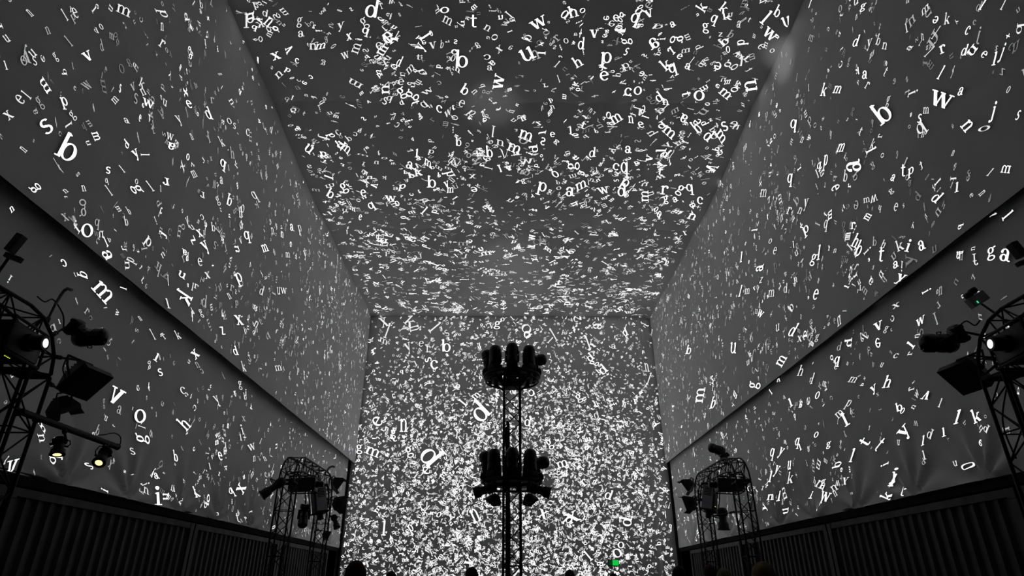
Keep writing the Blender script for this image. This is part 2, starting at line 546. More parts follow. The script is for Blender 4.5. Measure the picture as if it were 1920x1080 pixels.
# letters that can be read in the photograph: letter, pixel, x-height in pixels, turn, width factor (negative = mirrored), brightness
HAND = {
 'L': """v 163 105 19 30 1 0|m 231 20 20 -20 .8 1|p 305 26 17 -80 1 1|n 52 24 17 38 .5 1|l 120 31 17 38 .7 1|l 128 80 17 35 .6 2|n 86 57 15 20 .5 2|u 57 100 16 40 .7 1
 e 33 186 20 50 1 1|l 48 180 16 55 1 1|g 70 190 18 35 .7 2|g 100 105 13 35 .9 1|p 118 190 17 10 .9 0|g 133 215 13 45 1 1|w 276 194 18 -18 .8 0|k 263 158 13 -30 .8 1|n 266 172 14 25 .6 1
 m 213 187 12 45 .8 1|a 234 226 13 5 1 1|x 11 216 18 40 .8 1|u 8 72 16 30 .6 1|l 7 125 12 10 1 1|o 188 50 13 15 .6 1|m 208 68 12 -10 .7 2|r 302 82 16 -35 .8 1|n 302 50 15 -5 .5 1|w 161 160 18 40 .7 2|m 165 232 11 -60 .8 2
 s 84 237 28 28 1 0|d 124 284 32 -27 -1 0|n 40 280 15 50 .5 1|m 177 256 13 -72 .8 0|u 162 268 10 -70 1 1|s 200 319 14 165 1 0|g 256 354 19 -62 1 0|g 61 354 17 130 1 0|n 119 358 9 40 1 1|n 153 353 12 10 .6 1
 y 252 287 14 30 1 0|l 267 290 12 -85 .8 1|l 228 319 12 30 .8 1|z 285 245 12 20 .6 2|l 281 352 16 28 .8 1|r 308 340 17 175 1 0|m 220 392 11 -60 .7 1|l 203 360 16 30 .8 1|b 240 397 11 20 .6 1|x 118 407 16 20 .8 2
 o 160 432 24 4 .95 0|b 235 417 12 10 .7 1|e 351 195 17 10 .8 0|y 332 223 16 15 .7 1|d 388 215 20 6 .65 0|n 431 191 13 -60 .8 1|o 427 227 13 12 .7 1|s 437 236 13 -20 .8 1|r 395 188 12 0 .8 2
 p 415 306 15 -25 -1 0|a 318 274 15 160 1 0|w 316 256 14 -15 .6 1|n 356 256 13 20 .5 1|k 414 268 14 20 .6 1|h 433 290 15 0 .6 2|c 463 248 13 5 .7 1|m 361 326 14 25 .6 1|r 377 365 15 170 .8 1|q 475 366 16 20 .6 1
 q 428 378 15 160 .7 0|g 405 374 12 20 .7 1|a 412 338 14 0 .6 1|d 397 428 12 0 -.6 1|c 376 407 10 10 -1 1|u 357 426 12 20 .8 1|x 371 437 15 20 .8 0|d 450 402 13 0 -.5 1|p 461 441 15 5 -.8 0|u 443 467 13 95 1 0
 y 381 460 17 30 .8 0|e 372 491 16 5 .6 1|a 344 473 12 165 1 0|m 496 465 14 20 .6 0|u 339 515 15 -28 .9 0|k 346 560 22 60 -1 0|p 446 520 17 22 .7 0|x 446 600 21 10 .7 0|z 415 620 16 15 .8 0|a 545 426 13 0 .6 0
 l 313 572 14 5 1 1|p 560 428 12 10 .6 1|y 407 432 13 30 .7 2|n 510 433 13 5 .5 1|n 428 555 12 25 .5 1|r 433 540 14 -20 .7 2|p 442 568 9 0 .8 2|n 478 577 11 0 .5 1|n 479 608 12 -30 .6 1|g 374 585 14 10 .6 1|x 386 516 13 10 .8 1
 r 365 537 11 -20 1 1|l 358 540 14 -25 .6 1|d 489 547 12 -20 .6 1|u 520 545 14 0 .5 1|m 538 478 10 0 .5 1|w 530 545 12 0 .6 1|y 570 475 12 10 .6 1|k 640 370 10 0 .7 1""",
 'l': """c 116 493 15 10 -1 0|q 154 515 16 -95 1 0|r 177 497 22 -10 1 0|a 199 478 22 -60 1 0|m 191 549 23 -48 1 0|r 230 466 12 100 1 1|p 242 487 14 60 .8 1|l 230 541 9 80 1 0|n 260 597 10 25 .6 1|r 305 631 10 40 .8 1|k 332 630 12 20 .7 1|l 285 630 16 15 .6 1
 v 215 742 30 -28 -.8 0|s 298 698 14 8 1 0|l 290 672 15 -32 1 0|o 260 780 24 0 .85 0|g 262 822 20 90 1 0|l 265 801 10 82 1 1|s 247 846 16 -5 .8 1|h 345 797 19 45 .8 0|b 328 858 15 -3 .6 0|e 411 855 17 0 .7 0|a 291 892 13 20 1 0
 q 99 862 17 90 1 0|s 163 874 14 20 1 0|i 293 935 24 0 1 0|u 308 931 12 90 1 0|c 341 732 14 20 .9 1|x 364 664 16 40 1 0|k 456 690 13 5 .7 1|p 432 920 12 20 -1 0|x 450 916 16 60 1 0|l 342 914 16 -30 .8 1|k 365 925 15 20 .7 0
 n 173 817 14 10 .5 1|l 450 822 9 0 1 1|y 404 748 14 20 .8 1|g 448 720 12 0 .8 1|b 458 745 9 0 .7 1|n 368 684 12 20 .7 2|c 376 696 10 0 -1 2|l 392 876 9 0 1 1|n 272 920 14 -30 .6 1|t 443 972 13 0 .7 1|r 460 975 12 0 .7 1|d 440 660 14 10 .6 0|z 388 892 8 10 1 2|j 270 907 14 -75 .7 1
 w 470 838 12 20 .8 1|m 520 690 10 10 .8 1|n 495 860 9 20 .6 1|c 497 890 9 0 .7 1|l 560 870 9 0 .7 1|x 455 785 10 0 .7 2|i 192 920 12 80 1 0|i 453 808 13 15 .8 1""",
 'R': """g 1620 12 15 5 .8 0|d 1605 80 17 -5 .7 0|y 1632 80 18 5 .6 1|n 1661 86 13 -10 .7 1|e 1757 37 15 165 .8 0|k 1779 38 16 0 .7 1|c 1819 57 18 -15 .7 0|d 1811 97 16 -8 .8 0|n 1827 95 20 -130 1 0|e 1850 102 14 -40 .9 0|l 1869 114 20 -3 .8 0|j 1884 98 20 -12 .7 0
 a 1622 140 16 0 .7 0|t 1662 136 14 -35 .7 1|r 1627 160 14 -30 .8 1|w 1768 187 28 -18 .85 0|a 1804 171 18 -5 .8 0|d 1659 215 27 37 -1 0|j 1866 209 21 -10 .8 0|s 1727 222 17 -10 .7 0|s 1913 216 20 -20 .7 0|n 1816 236 22 -50 .9 0|o 1848 241 11 0 2.6 1
 t 1695 322 19 5 .7 0|p 1711 320 17 15 .7 0|d 1758 372 17 -38 .8 0|l 1798 354 15 8 1 0|a 1676 333 13 -20 .8 0|g 1672 358 12 40 .8 1|m 1630 406 13 60 .6 0|l 1890 406 18 -60 1 0|v 1867 401 15 80 .8 1|e 1682 388 15 -10 .6 1|n 1845 362 14 -50 .4 1|l 1858 325 14 -25 .8 1
 v 1703 40 12 -20 .8 2|a 1708 90 13 60 1 1|l 1742 100 18 -40 .6 1|r 1770 92 18 20 .8 0|l 1765 140 19 -25 .7 0|l 1702 55 16 20 .6 1|g 1667 188 16 0 .6 1|n 1734 252 12 -5 .6 1|m 1628 375 10 10 .7 1|n 1790 287 12 -10 .5 1|k 1637 272 14 -10 .6 1|l 1632 283 14 -65 1 0
 l 1885 10 18 -25 .6 1|l 1845 12 16 -22 .8 0|l 1755 65 20 -30 .4 1|c 1832 42 10 0 .8 2|o 1895 168 14 -25 .6 1|r 1652 255 10 80 1 1|t 1615 248 12 -20 .7 1
 k 1547 172 17 -10 .6 0|m 1573 168 15 -12 .7 0|b 1491 232 16 175 .8 0|q 1484 334 17 -3 .6 0|m 1580 277 18 -8 .6 0|a 1603 312 26 100 .9 0|b 1588 333 15 -5 .6 1|e 1569 352 17 -70 .8 0|p 1551 300 20 0 .5 0|n 1507 262 12 -20 .5 1|m 1434 362 15 -5 .6 1
 p 1514 430 17 35 .8 0|a 1425 503 16 88 1 0|e 1532 552 21 -5 .6 0|g 1529 484 16 -15 .7 0|b 1612 470 20 -25 .6 0|h 1606 455 18 -25 .6 0|l 1538 478 20 2 .7 0|o 1446 452 11 0 .7 1|m 1448 550 14 0 .6 1|m 1592 443 12 88 .8 1|e 1455 470 14 -10 .6 1|q 1551 420 16 0 .5 1|r 1602 423 14 0 .7 0
 l 1391 485 14 3 .8 0|l 1389 549 16 -3 .6 0|z 1428 525 13 0 .6 1|m 1403 546 11 0 .6 1|n 1494 525 13 20 .6 1|w 1427 588 13 -30 .8 0|d 1475 543 12 0 .6 1|r 1482 395 14 -15 .8 1|y 1515 380 16 0 .7 1|n 1503 395 13 -20 .6 1|l 1417 431 9 85 1 0
 d 1487 622 19 -20 .8 0|m 1467 676 15 60 .8 0|g 1414 722 16 80 .8 0|m 1314 740 17 85 1 0|s 1337 712 15 5 .7 0|d 1338 758 18 0 -.6 0|u 1377 652 20 -5 .6 0|d 1292 658 12 -5 -.8 0|u 1459 614 15 10 .7 1|x 1502 635 12 0 .8 1|h 1503 698 15 -10 .8 1|k 1462 710 12 0 .8 1|g 1534 632 11 0 .8 1
 a 1730 460 19 20 .8 0|k 1690 463 15 20 .8 1|i 1705 464 17 -15 1 0|a 1682 496 15 20 .9 0|x 1692 524 22 -20 .8 0|t 1655 480 22 0 .7 0|i 1627 472 13 -50 1 1|h 1659 460 14 -10 .6 1|r 1608 500 12 -20 .7 1|n 1568 470 9 0 .7 1|l 1653 557 11 50 1 0|m 1592 441 10 90 .7 1|l 1591 538 10 60 1 0""",
 'r': """g 1862 472 19 10 1 0|a 1888 478 23 -10 .9 0|v 1650 611 17 20 1 0|w 1729 602 18 20 .7 0|i 1738 547 13 -65 1 0|x 1682 573 13 20 1 1|l 1712 648 17 55 1 0|l 1732 645 15 0 .6 1|n 1723 630 10 90 .8 1|g 1665 616 10 -20 .8 1|n 1767 545 18 10 .5 2|n 1805 480 16 0 .4 2|u 1803 474 12 90 .6 0|n 1828 466 9 90 .8 1|u 1800 478 14 0 .7 0
 q 1572 675 14 -5 .7 0|y 1640 728 16 30 .8 0|h 1666 719 19 -8 .8 0|v 1739 741 19 160 .9 0|r 1711 729 12 100 1 1|b 1689 765 16 20 .7 0|o 1695 770 12 -20 .8 0|y 1697 808 21 50 1 0|t 1625 830 21 60 .9 0|t 1650 836 21 -35 .8 0|l 1799 786 22 0 1 0|k 1834 783 20 20 .8 0|o 1819 874 17 0 1.1 0|u 1797 869 11 10 .8 1
 l 1735 829 15 8 1 0|l 1737 856 12 15 .8 1|l 1771 813 12 12 1 0|i 1664 870 13 100 1 0|j 1677 892 18 -15 .9 0|l 1600 858 19 -8 .8 0|p 1594 756 14 -20 .7 1|l 1588 790 20 30 1 0|m 1577 776 13 40 .7 1|o 1535 741 15 0 .8 0|a 1504 758 13 0 -.8 0|l 1485 757 14 30 1 0|o 1533 815 14 5 .7 0|g 1556 833 12 10 .8 0|q 1497 828 14 -5 .8 0|n 1523 712 10 0 .6 1
 l 1525 713 16 -5 .7 1|l 1765 758 12 -20 .8 1|c 1683 667 13 0 .9 1|r 1709 663 11 80 1 1|m 1602 712 13 -20 .8 1|u 1656 684 10 -20 .6 1|d 1575 652 12 0 .7 2|e 1570 688 10 0 .8 1|n 1715 763 8 60 1 1
 q 1450 848 15 -15 .8 0|y 1467 846 14 -25 .8 0|y 1459 880 15 -20 .7 0|u 1482 872 17 0 .6 0|l 1446 897 14 -10 1 0|k 1484 899 15 0 .8 1|b 1574 871 15 85 .8 0|m 1542 910 14 -30 .8 1|w 1551 931 18 -15 .8 0|f 1537 951 15 -35 .9 0|k 1668 931 16 60 .9 0|l 1675 904 20 -22 1 0|x 1673 908 10 0 1 1|t 1698 923 15 5 .8 0|x 1525 928 14 -10 .7 0|l 1461 933 14 0 .8 0|m 1448 932 11 0 .8 0|u 1474 958 10 95 1 0|g 1545 905 13 0 .7 0
 n 1567 915 16 35 .5 1|n 1570 925 13 35 .4 1|x 1588 902 15 0 .6 1|l 1503 840 11 30 .8 0|e 1413 917 10 0 .7 1|x 1404 917 12 10 .6 0|z 1432 915 8 0 .8 1""",
 'C': """b 697 16 22 -10 -1 0|r 716 6 12 20 .8 1|o 834 13 17 0 1 0|m 840 33 13 -25 1 1|b 866 112 22 -3 1 0|h 858 128 11 -25 1 0|o 850 105 13 -10 1 1|w 935 153 18 80 1 0|w 648 100 13 18 1 1|x 655 64 13 10 1 0|m 603 82 13 -3 1 0|n 588 82 12 0 1 1|e 728 66 20 20 1 0|k 735 68 17 40 1 0|k 745 66 12 -30 .8 1|m 669 86 13 70 1 1
 p 792 132 15 -60 1 1|m 770 126 14 40 .8 1|n 711 134 12 95 1 0|o 797 135 8 0 1 1|c 558 110 10 0 1 0|c 583 142 9 10 -1 0|v 543 87 16 120 1 0|x 518 100 15 20 1 0|v 482 106 13 150 .9 0|p 470 27 18 0 .9 1|n 470 24 16 95 1.1 0|n 505 35 18 -40 .6 0|o 450 45 10 0 1 1|o 490 67 12 -20 .8 1|n 524 136 12 40 1 1|g 563 33 14 0 .8 1|a 565 58 12 10 1 1|y 640 42 14 10 1 1|g 683 36 16 30 .8 1|q 686 53 15 -20 .8 0|m 718 90 14 60 1 0|e 712 82 14 30 1 1
 y 788 83 14 60 1 0|v 812 80 13 10 1 1|b 829 80 12 5 .6 1|l 795 65 16 -55 1 0|t 785 104 13 0 .9 1|d 748 115 14 -20 .8 0|e 752 153 13 0 1 1|r 755 138 9 90 1 1|u 774 158 11 90 1 1|g 752 173 16 30 1 0|g 770 178 17 60 1 0|w 802 170 13 40 1 1|n 723 168 14 90 1.2 0|s 722 190 14 -30 1 1|t 777 196 14 -80 1 0|c 824 205 16 -10 .9 0|w 840 213 12 20 1 1|e 866 195 14 -20 .9 1|b 871 170 14 -30 .9 0|a 918 125 11 0 1 1|x 936 88 14 30 .8 1|t 888 36 18 0 .9 0|u 868 38 10 90 1 0|n 914 47 11 -30 1 1|c 913 103 15 0 -1 1|p 885 212 13 -40 1 1
 u 988 98 25 25 .9 0|n 1003 100 18 20 .8 2|l 1018 96 10 85 1.2 0|w 1010 38 18 30 1 0|d 1059 22 16 -35 .8 0|h 1075 20 17 15 .9 0|e 1155 28 13 10 1 0|g 1165 24 14 -30 1 0|q 1190 28 17 -20 .9 0|b 1193 43 12 -25 .9 0|v 1216 19 15 20 1 0|v 1114 58 15 0 1 0|d 1089 80 15 -5 .9 0|o 1061 72 10 0 1 1|a 1225 76 20 30 -1 0|g 1172 72 14 95 1 0|s 1174 92 17 -20 .6 0|p 1137 104 20 -5 .9 0|x 1130 122 12 20 1 0|e 1133 140 18 10 1 0|h 1084 115 14 30 1 0|l 1043 119 11 -30 1 1|l 1048 148 10 25 1 1|c 1178 171 15 0 1 0|o 1196 171 17 0 .9 0|d 1236 184 13 35 .9 0|n 1248 193 12 0 1 0
 m 1247 190 9 0 1 1|e 1206 207 14 170 .9 0|m 1156 222 16 30 .8 0|o 1141 216 12 -30 .9 0|n 1183 225 12 0 .9 0|e 1202 233 13 20 .9 0|o 1311 180 20 -5 1 0|m 1360 174 14 -40 1 0|t 1285 178 14 -70 1 0|g 1322 45 14 0 1 0|q 1338 30 14 -20 .9 0|a 1260 40 11 30 1 0|r 1258 92 16 40 -1 0|q 1260 125 17 20 .9 0|k 1250 120 15 40 1 0|a 1289 122 12 -20 1 0|e 1345 120 14 165 1 0|o 1364 88 12 0 1 0|w 1442 57 18 -40 .8 0|e 1274 102 11 -20 1 0|k 1317 9 14 60 1 0|n 1385 100 12 -30 1 1|x 1385 98 12 20 .8 1|k 1355 12 13 -40 1 0|z 1350 60 11 0 .8 1
 n 1407 157 22 102 .9 0|u 1473 31 18 20 .9 0|s 1488 43 18 70 .7 0|r 1489 60 18 0 .9 0|k 1465 98 15 30 1 0|d 1460 115 16 -60 .8 0|r 1457 125 17 -15 .9 0|l 1432 30 20 -40 .8 0|b 1455 17 17 -35 .6 0|a 1384 40 13 -10 .6 1
 s 1358 234 17 15 1 0|m 1352 253 15 -50 1 0|a 1282 222 14 150 1 0|d 1308 240 17 30 -.8 0|d 1326 253 15 -40 1 0|a 1177 277 14 0 .9 0|l 1242 278 15 80 1 0|v 1217 292 14 80 .8 0|m 1255 246 14 -40 1 0|q 1170 309 18 0 .7 0|c 1155 308 13 -10 1 0|t 1237 318 13 -10 .9 0|d 1165 355 16 0 .9 0|g 1176 357 11 0 1 0|p 1172 338 14 -30 1 0|r 1245 352 17 -5 .9 0|g 1276 350 14 -30 1 0|q 1292 347 14 0 .9 0|m 1209 363 13 90 1 0|g 1248 369 11 0 1 0|a 1265 370 10 30 1 0|o 1230 390 11 -20 .8 0|a 1236 400 14 -40 1 0
 n 1297 402 13 -20 1.1 0|c 1312 370 13 0 1 0|a 1298 380 12 -40 1 0|p 1017 346 17 -15 .9 0|g 1072 307 15 90 1 0|s 1018 262 14 -10 -1 0|d 1003 275 12 100 1 0|m 965 275 14 -20 1 0|m 987 252 15 -20 1 0|d 918 284 14 0 -.9 0|n 938 265 13 -10 1 1|l 925 242 13 170 1 1|l 944 287 11 30 1 1|o 1041 322 14 20 1 0|m 1090 343 14 20 1 0|a 1068 355 17 0 1 0|w 1131 352 14 20 1 0|d 1110 285 12 0 1 0|l 1070 245 13 -10 1 0|t 1093 235 12 -20 1 0|l 1019 246 13 80 1 0|e 1036 250 10 0 1 0|b 860 265 11 0 .9 0|e 682 357 13 10 1 0|q 696 382 12 30 1 0|o 745 378 10 20 1 0|p 755 345 12 0 1 0|d 810 340 15 0 -1 0|l 794 395 12 -40 1 0
 y 838 342 13 20 .9 0|m 845 352 10 0 1 0|a 768 305 13 -20 1 0|m 803 302 12 -20 1 0|w 733 368 12 0 1 0|e 676 405 11 0 1 0|b 620 360 12 -30 1 0|m 650 275 13 -40 1 0|l 637 272 13 40 1 0|d 640 270 14 40 1 0|u 580 275 14 -40 1 0|p 607 285 12 0 1 0|l 620 328 13 80 1 0|l 782 285 14 10 1 0|g 645 345 14 30 1 0|k 785 320 12 10 1 0""",
 'E': """p 804 857 28 131 1 0|d 902 776 26 44 1 0|e 708 790 18 60 1 0|n 757 798 24 0 .5 0|b 837 652 15 0 1 0|c 815 684 16 10 1 0|s 803 675 12 100 1 0|g 933 608 13 -5 1 0|v 922 612 9 0 1 1|o 987 617 15 -40 1.3 1|o 988 628 13 -20 1 0|t 990 631 10 -60 .9 0|x 1018 964 16 -20 1 0|x 1073 970 20 25 1 0|p 1066 975 12 -40 1 0|o 1157 1037 16 30 1 0|o 1164 1022 12 0 1 0|d 1176 979 15 80 1 0|v 880 1053 15 60 1 0
 g 1030 831 13 30 1 0|n 891 967 26 25 .5 0|e 800 882 14 50 1 0|m 700 848 14 -20 1 0|g 674 840 12 0 1 0|g 767 845 14 20 1 0|c 996 737 13 -10 -1 0|l 870 757 12 50 1 0|m 893 742 10 40 1 0|d 989 793 12 -10 1 0|r 803 655 12 0 .8 1|k 768 605 15 -40 1 1|l 725 625 19 -20 .6 1|x 720 605 17 20 .7 1|n 777 616 18 -75 .5 1|s 838 625 13 20 .8 1|e 790 645 11 0 1 1|l 812 617 18 -50 .7 1|y 765 650 14 20 .8 1|l 780 683 9 30 1 1|m 720 640 10 -20 1 1|g 738 812 12 0 1 0|t 738 823 12 30 1 0
 r 702 660 12 20 1 0|l 705 675 16 20 .8 0|l 1170 620 12 -20 .7 1|a 1120 612 15 90 .9 1|e 1082 597 14 -30 1 1|c 1058 594 12 -90 1 1|s 1117 610 13 40 1 1|d 1131 695 12 40 1 0|g 1112 680 12 60 1 0|k 1128 700 9 0 1 1|a 1150 650 10 0 1 1|o 1098 670 8 0 1 1|k 1108 645 16 20 .8 1|l 1030 640 12 -35 .8 1|l 1040 632 17 30 .6 1|d 1172 625 10 20 1 0|d 1107 672 10 40 1 0|n 1212 690 16 10 .5 1|l 1215 715 16 -20 .6 1
 m 1055 870 12 20 1 0|r 1095 905 13 40 1 0|d 1140 930 12 -20 1 0|g 1085 745 12 30 1 0|o 1118 780 11 0 1 1|k 860 820 12 -20 1 1|o 823 965 11 0 1 0|m 1030 945 12 60 1 1|p 770 990 13 30 1 0|l 720 995 18 -5 .8 0|e 745 1000 11 0 1 1|l 1105 1045 14 40 .8 0|a 1125 1057 12 80 1 0""",
}


def place_hand():
    for key, txt in HAND.items():
        for rec in txt.replace('\n', '|').split('|'):
            a = rec.split()
            if not a: continue
            ch = a[0]
            u, v, sz, rot, sx = (float(q) for q in a[1:6])
            lev = int(a[6])
            GV, GF = FINE[ch]
            th = math.radians(rot)
            c, q = math.cos(th), math.sin(th)
            k = key
            if key in 'Ll': k = 'LU' if key == 'L' else 'LL'
            if key in 'Rr': k = 'RU' if key == 'R' else 'RL'
            st0 = pix_to_st(k, u, v)
            if k in ('LU', 'RU') and st0[1] < EDGE: k = k[0] + 'L'
            elif k in ('LL', 'RL') and st0[1] > EDGE: k = k[0] + 'U'
            st = []
            # the tumbling letters are seen edge on: squeezed across one direction
            if k in ('LU', 'RU', 'LL', 'RL'):
                far = min(1.0, abs(u - 960) / 700)
                ang = math.radians(90) + (1 if k[0] == 'L' else -1) * math.radians(42) * far + random.gauss(0, .2)
                sq = 1.0 if sz >= 23 else random.uniform(.50, .85)
            elif k == 'C':
                ang, sq = random.uniform(0, PI), (1.0 if sz >= 18 else random.uniform(.55, 1.0))
            else:
                ang, sq = random.uniform(0, PI), (1.0 if sz >= 14 else random.uniform(.6, 1.0))
            lx, ly = math.cos(ang), math.sin(ang)
            for x, y in GV:
                x, y = x * sz * sx, y * sz
                x, y = x * c - y * q, x * q + y * c
                al, ac = x * lx + y * ly, (-x * ly + y * lx) * sq
                x, y = al * lx - ac * ly, al * ly + ac * lx
                st.append(pix_to_st(k, u + x, v - y))
            st = np.array(st)
            s, t = clampst(k, st[:, 0], st[:, 1])
            P = SURF[k][0](s, t, 0.026 + 0.006 * random.random())
            par = SURF[k][1] or strip_for(float(t.mean()))
            f0 = st[GF[0]]
            sg = np.sign(sum(f0[j, 0] * f0[(j + 1) % len(f0), 1] - f0[(j + 1) % len(f0), 0] * f0[j, 1] for j in range(len(f0))))
            GF = GF if sg * HAND_SIGN[k] > 0 else [f[::-1] for f in GF]
            me = raw_mesh('letter', P.tolist(), GF, ['L%d' % lev])
            o = bpy.data.objects.new('letter', me)
            COL.objects.link(o)
            o.parent = par
            if sz >= 22 and lev == 0:
                o['label'] = 'large projected white letter ' + ch
            HCOUNT[k] = HCOUNT.get(k, 0) + 1
            HPOS.setdefault(k, []).append((float(s.mean()), float(t.mean()), float(np.ptp(s) + np.ptp(t)) / 4))


HCOUNT, HPOS = {}, {}
place_hand()

WEI = np.array([dict(e=6, t=4, a=5, o=5, i=5, n=7, s=5, r=4, h=3, l=6, d=4, u=5, m=6, c=4, g=4, p=4, b=3, k=2, v=2, w=2, x=2, y=2, f=1, q=1, j=1, z=1)[c] for c in ALPH], float)
WEI /= WEI.sum()


def scatter(key, n, rs, rt, size, sig, lev, dens=None, clump=0.45, parent=None, avoid=True, cmin=0.16):
    """n small letters thrown over a surface: one uncountable mesh"""
    s = rng.uniform(rs[0], rs[1], n * 3)
    t = rng.uniform(rt[0], rt[1], n * 3)
    nc = max(4, int(n * 0.10))
    cs, ct = rng.uniform(rs[0], rs[1], nc), rng.uniform(rt[0], rt[1], nc)
    m = rng.random(n * 3) < clump
    idx = rng.integers(0, nc, n * 3)
    s = np.where(m, cs[idx] + rng.normal(0, 0.30, n * 3), s)
    t = np.where(m, ct[idx] + rng.normal(0, 0.30, n * 3), t)
    ok = (s > rs[0]) & (s < rs[1]) & (t > rt[0]) & (t < rt[1])
    if key in ('LU', 'RU'): ok &= t < ceil_z(s) - 0.25
    if dens is not None:
        ok &= rng.random(n * 3) < dens(s, t)
    if avoid:
        for hs, ht, hr in HPOS.get(key, []):
            ok &= (s - hs) ** 2 + (t - ht) ** 2 > (hr * 0.9) ** 2
    s, t = s[ok][:n], t[ok][:n]
    n = len(s)
    th1, th2 = rng.uniform(0, 2 * PI, n), rng.uniform(0, 2 * PI, n)
    if key in ('LU', 'RU', 'LL', 'RL'):
        th1 = -0.9 + rng.normal(0, 0.5, n)
    cz = np.maximum(cmin, np.abs(np.cos(rng.uniform(0, PI, n) * 0.5)))
    mir = np.where(rng.random(n) < 0.3, -1, 1)
    sz = size * np.exp(rng.normal(0, sig, n))
    ci = rng.choice(len(ALPH), n, p=WEI)
    li = rng.choice(4, n, p=lev)
    off = 0.008 + 0.014 * rng.random(n)
    V, F, MI = [], [], []
    base = 0
    for gi, chx in enumerate(ALPH):
        sel = np.where(ci == gi)[0]
        if len(sel) == 0: continue
        GV, GF = COARSE[chx]
        GR = [f[::-1] for f in GF]
        x = GV[None, :, 0] * (sz[sel] * mir[sel])[:, None]
        y = GV[None, :, 1] * sz[sel][:, None]
        c2, q2 = np.cos(th2[sel])[:, None], np.sin(th2[sel])[:, None]
        X, Y = x * c2 - y * q2, (x * q2 + y * c2) * cz[sel][:, None]
        c1, q1 = np.cos(th1[sel])[:, None], np.sin(th1[sel])[:, None]
        ss = s[sel][:, None] + X * c1 - Y * q1
        tt = t[sel][:, None] + X * q1 + Y * c1
        ss, tt = clampst(key, ss, tt)
        P = SURF[key][0](ss, tt, off[sel][:, None])
        V.append(P.reshape(-1, 3))
        nv = GV.shape[0]
        for k, si in enumerate(sel):
            b = base + k * nv
            F.extend([[b + i for i in f] for f in (GF if mir[si] * HAND_SIGN[key] > 0 else GR)])
            MI.extend([int(li[si])] * len(GF))
        base += len(sel) * nv
    V = np.concatenate(V)
    o = bpy.data.objects.new('projected_letters', raw_mesh('projected_letters', V.tolist(), F, ['L0', 'L1', 'L2', 'L3'], MI))
    COL.objects.link(o)
    o.parent = parent or SURF[key][1]
    tag(o, 'scattered small projected white letters', None, None, 'stuff')
    return o


side_lev = [0.10, 0.36, 0.36, 0.18]
for k, a in (('LU', 1.0), ('RU', 1.0)):
    scatter(k, int(1950 * a), (3.0, END - 0.2), (EDGE + 0.08, 15.6), 0.105, 0.32, side_lev, dens=lambda s, t: 0.45 + 0.55 * np.clip((s - 6) / 16, 0, 1))
for k in ('LL', 'RL'):
    scatter(k, 740, (3.0, END - 0.2), (HEM + 0.08, EDGE - 0.12), 0.095, 0.32, [0.12, 0.38, 0.34, 0.16], dens=lambda s, t: 0.30 + 0.7 * np.clip((s - 6) / 16, 0, 1))
for a, b, o in strips:
    lo = max(a, 4.0)
    if b <= lo: continue
    den = 4.5 if b < 8 else (7.4 if b < 15 else (10.5 if b < 22 else 11.0))
    sz = 0.13 if b < 15 else (0.145 if b < 22 else 0.175)
    scatter('C', int((b - lo) * 14.2 * den), (-7.0, 7.3), (lo, min(b, END - 0.3)), sz, 0.30, [0.30, 0.44, 0.18, 0.08], parent=o, cmin=0.25, clump=0.58)
edens = lambda s, t: np.clip(1.0 - 0.80 * np.clip((t - 8.0) / 4.5, 0, 1), 0.34, 1) * np.clip(1.08 - 0.62 * np.clip((np.abs(s - 0.3) - 2.5) / 5, 0, 1), 0.4, 1)
scatter('E', 10500, (-7.3, 7.5), (0.3, 14.35), 0.10, 0.24, [0.46, 0.44, 0.08, 0.02], dens=edens, clump=0.2, cmin=0.3)


# ------------------------------------------------------------------ shipping containers along both sides
def corrugated(y0, y1, z0, z1, x, d, inward):
    """trapezoid corrugation, pitch 0.28 m"""
    vs, fs = [], []
    y = y0
    prof = []
    p = 0.28
    k = int((y1 - y0) / p)
    p = (y1 - y0) / k
    for i in range(k):
        prof += [(y0 + i * p, 0), (y0 + i * p + p * .27, 0), (y0 + i * p + p * .5, 1), (y0 + i * p + p * .77, 1)]
    prof.append((y1, 0))
    for yy, e in prof:
        xx = x - inward * d * e
        vs += [(xx, yy, z0), (xx, yy, z1)]
    for i in range(len(prof) - 1):
        fs.append((2 * i, 2 * i + 2, 2 * i + 3, 2 * i + 1))
    return vs, fs


def container_mesh_parts(sx):
    """parts of one 20 ft container, its long side against the hall at local x = 0, centred on y"""
    L, H, W = 6.04, 2.90, 2.44
    out = []
    f = -sx                                   # towards the hall
    vs, fs = corrugated(-L / 2 + .16, L / 2 - .16, .17, H - .12, 0.035 * sx, 0.05, f)
    out.append(('side_panel', MB().add(vs, fs).mesh('side_panel', 'container')))
    out.append(('rear_panel', MB().box((sx * (W - .03), 0, H / 2), (.04, L - .3, H - .25)).mesh('rear_panel', 'container')))
    for e in (-1, 1):
        out.append(('end_panel', MB().box((sx * W / 2, e * (L / 2 - .05), H / 2), (W - .2, .04, H - .25)).mesh('end_panel', 'container')))
    out.append(('roof_panel', MB().box((sx * W / 2, 0, H - .03), (W - .1, L - .1, .03)).mesh('roof_panel', 'container')))
    out.append(('top_rail', MB().box((sx * .05, 0, H - .06), (.1, L - .3, .12)).mesh('top_rail', 'container_rail')))
    out.append(('bottom_rail', MB().box((sx * .05, 0, .10), (.1, L - .3, .16)).mesh('bottom_rail', 'container_rail')))
    for e in (-1, 1):
        out.append(('corner_post', MB().box((sx * .08, e * (L / 2 - .08), H / 2), (.16, .15, H - .3)).mesh('corner_post', 'container_rail')))
        for z in (.08, H - .08):
            cc = MB().box((sx * .08, e * (L / 2 - .09), z), (.178, .178, .118 * 1.3), None, .008)
            out.append(('corner_casting', cc.mesh('corner_casting', 'container_rail')))
    return out


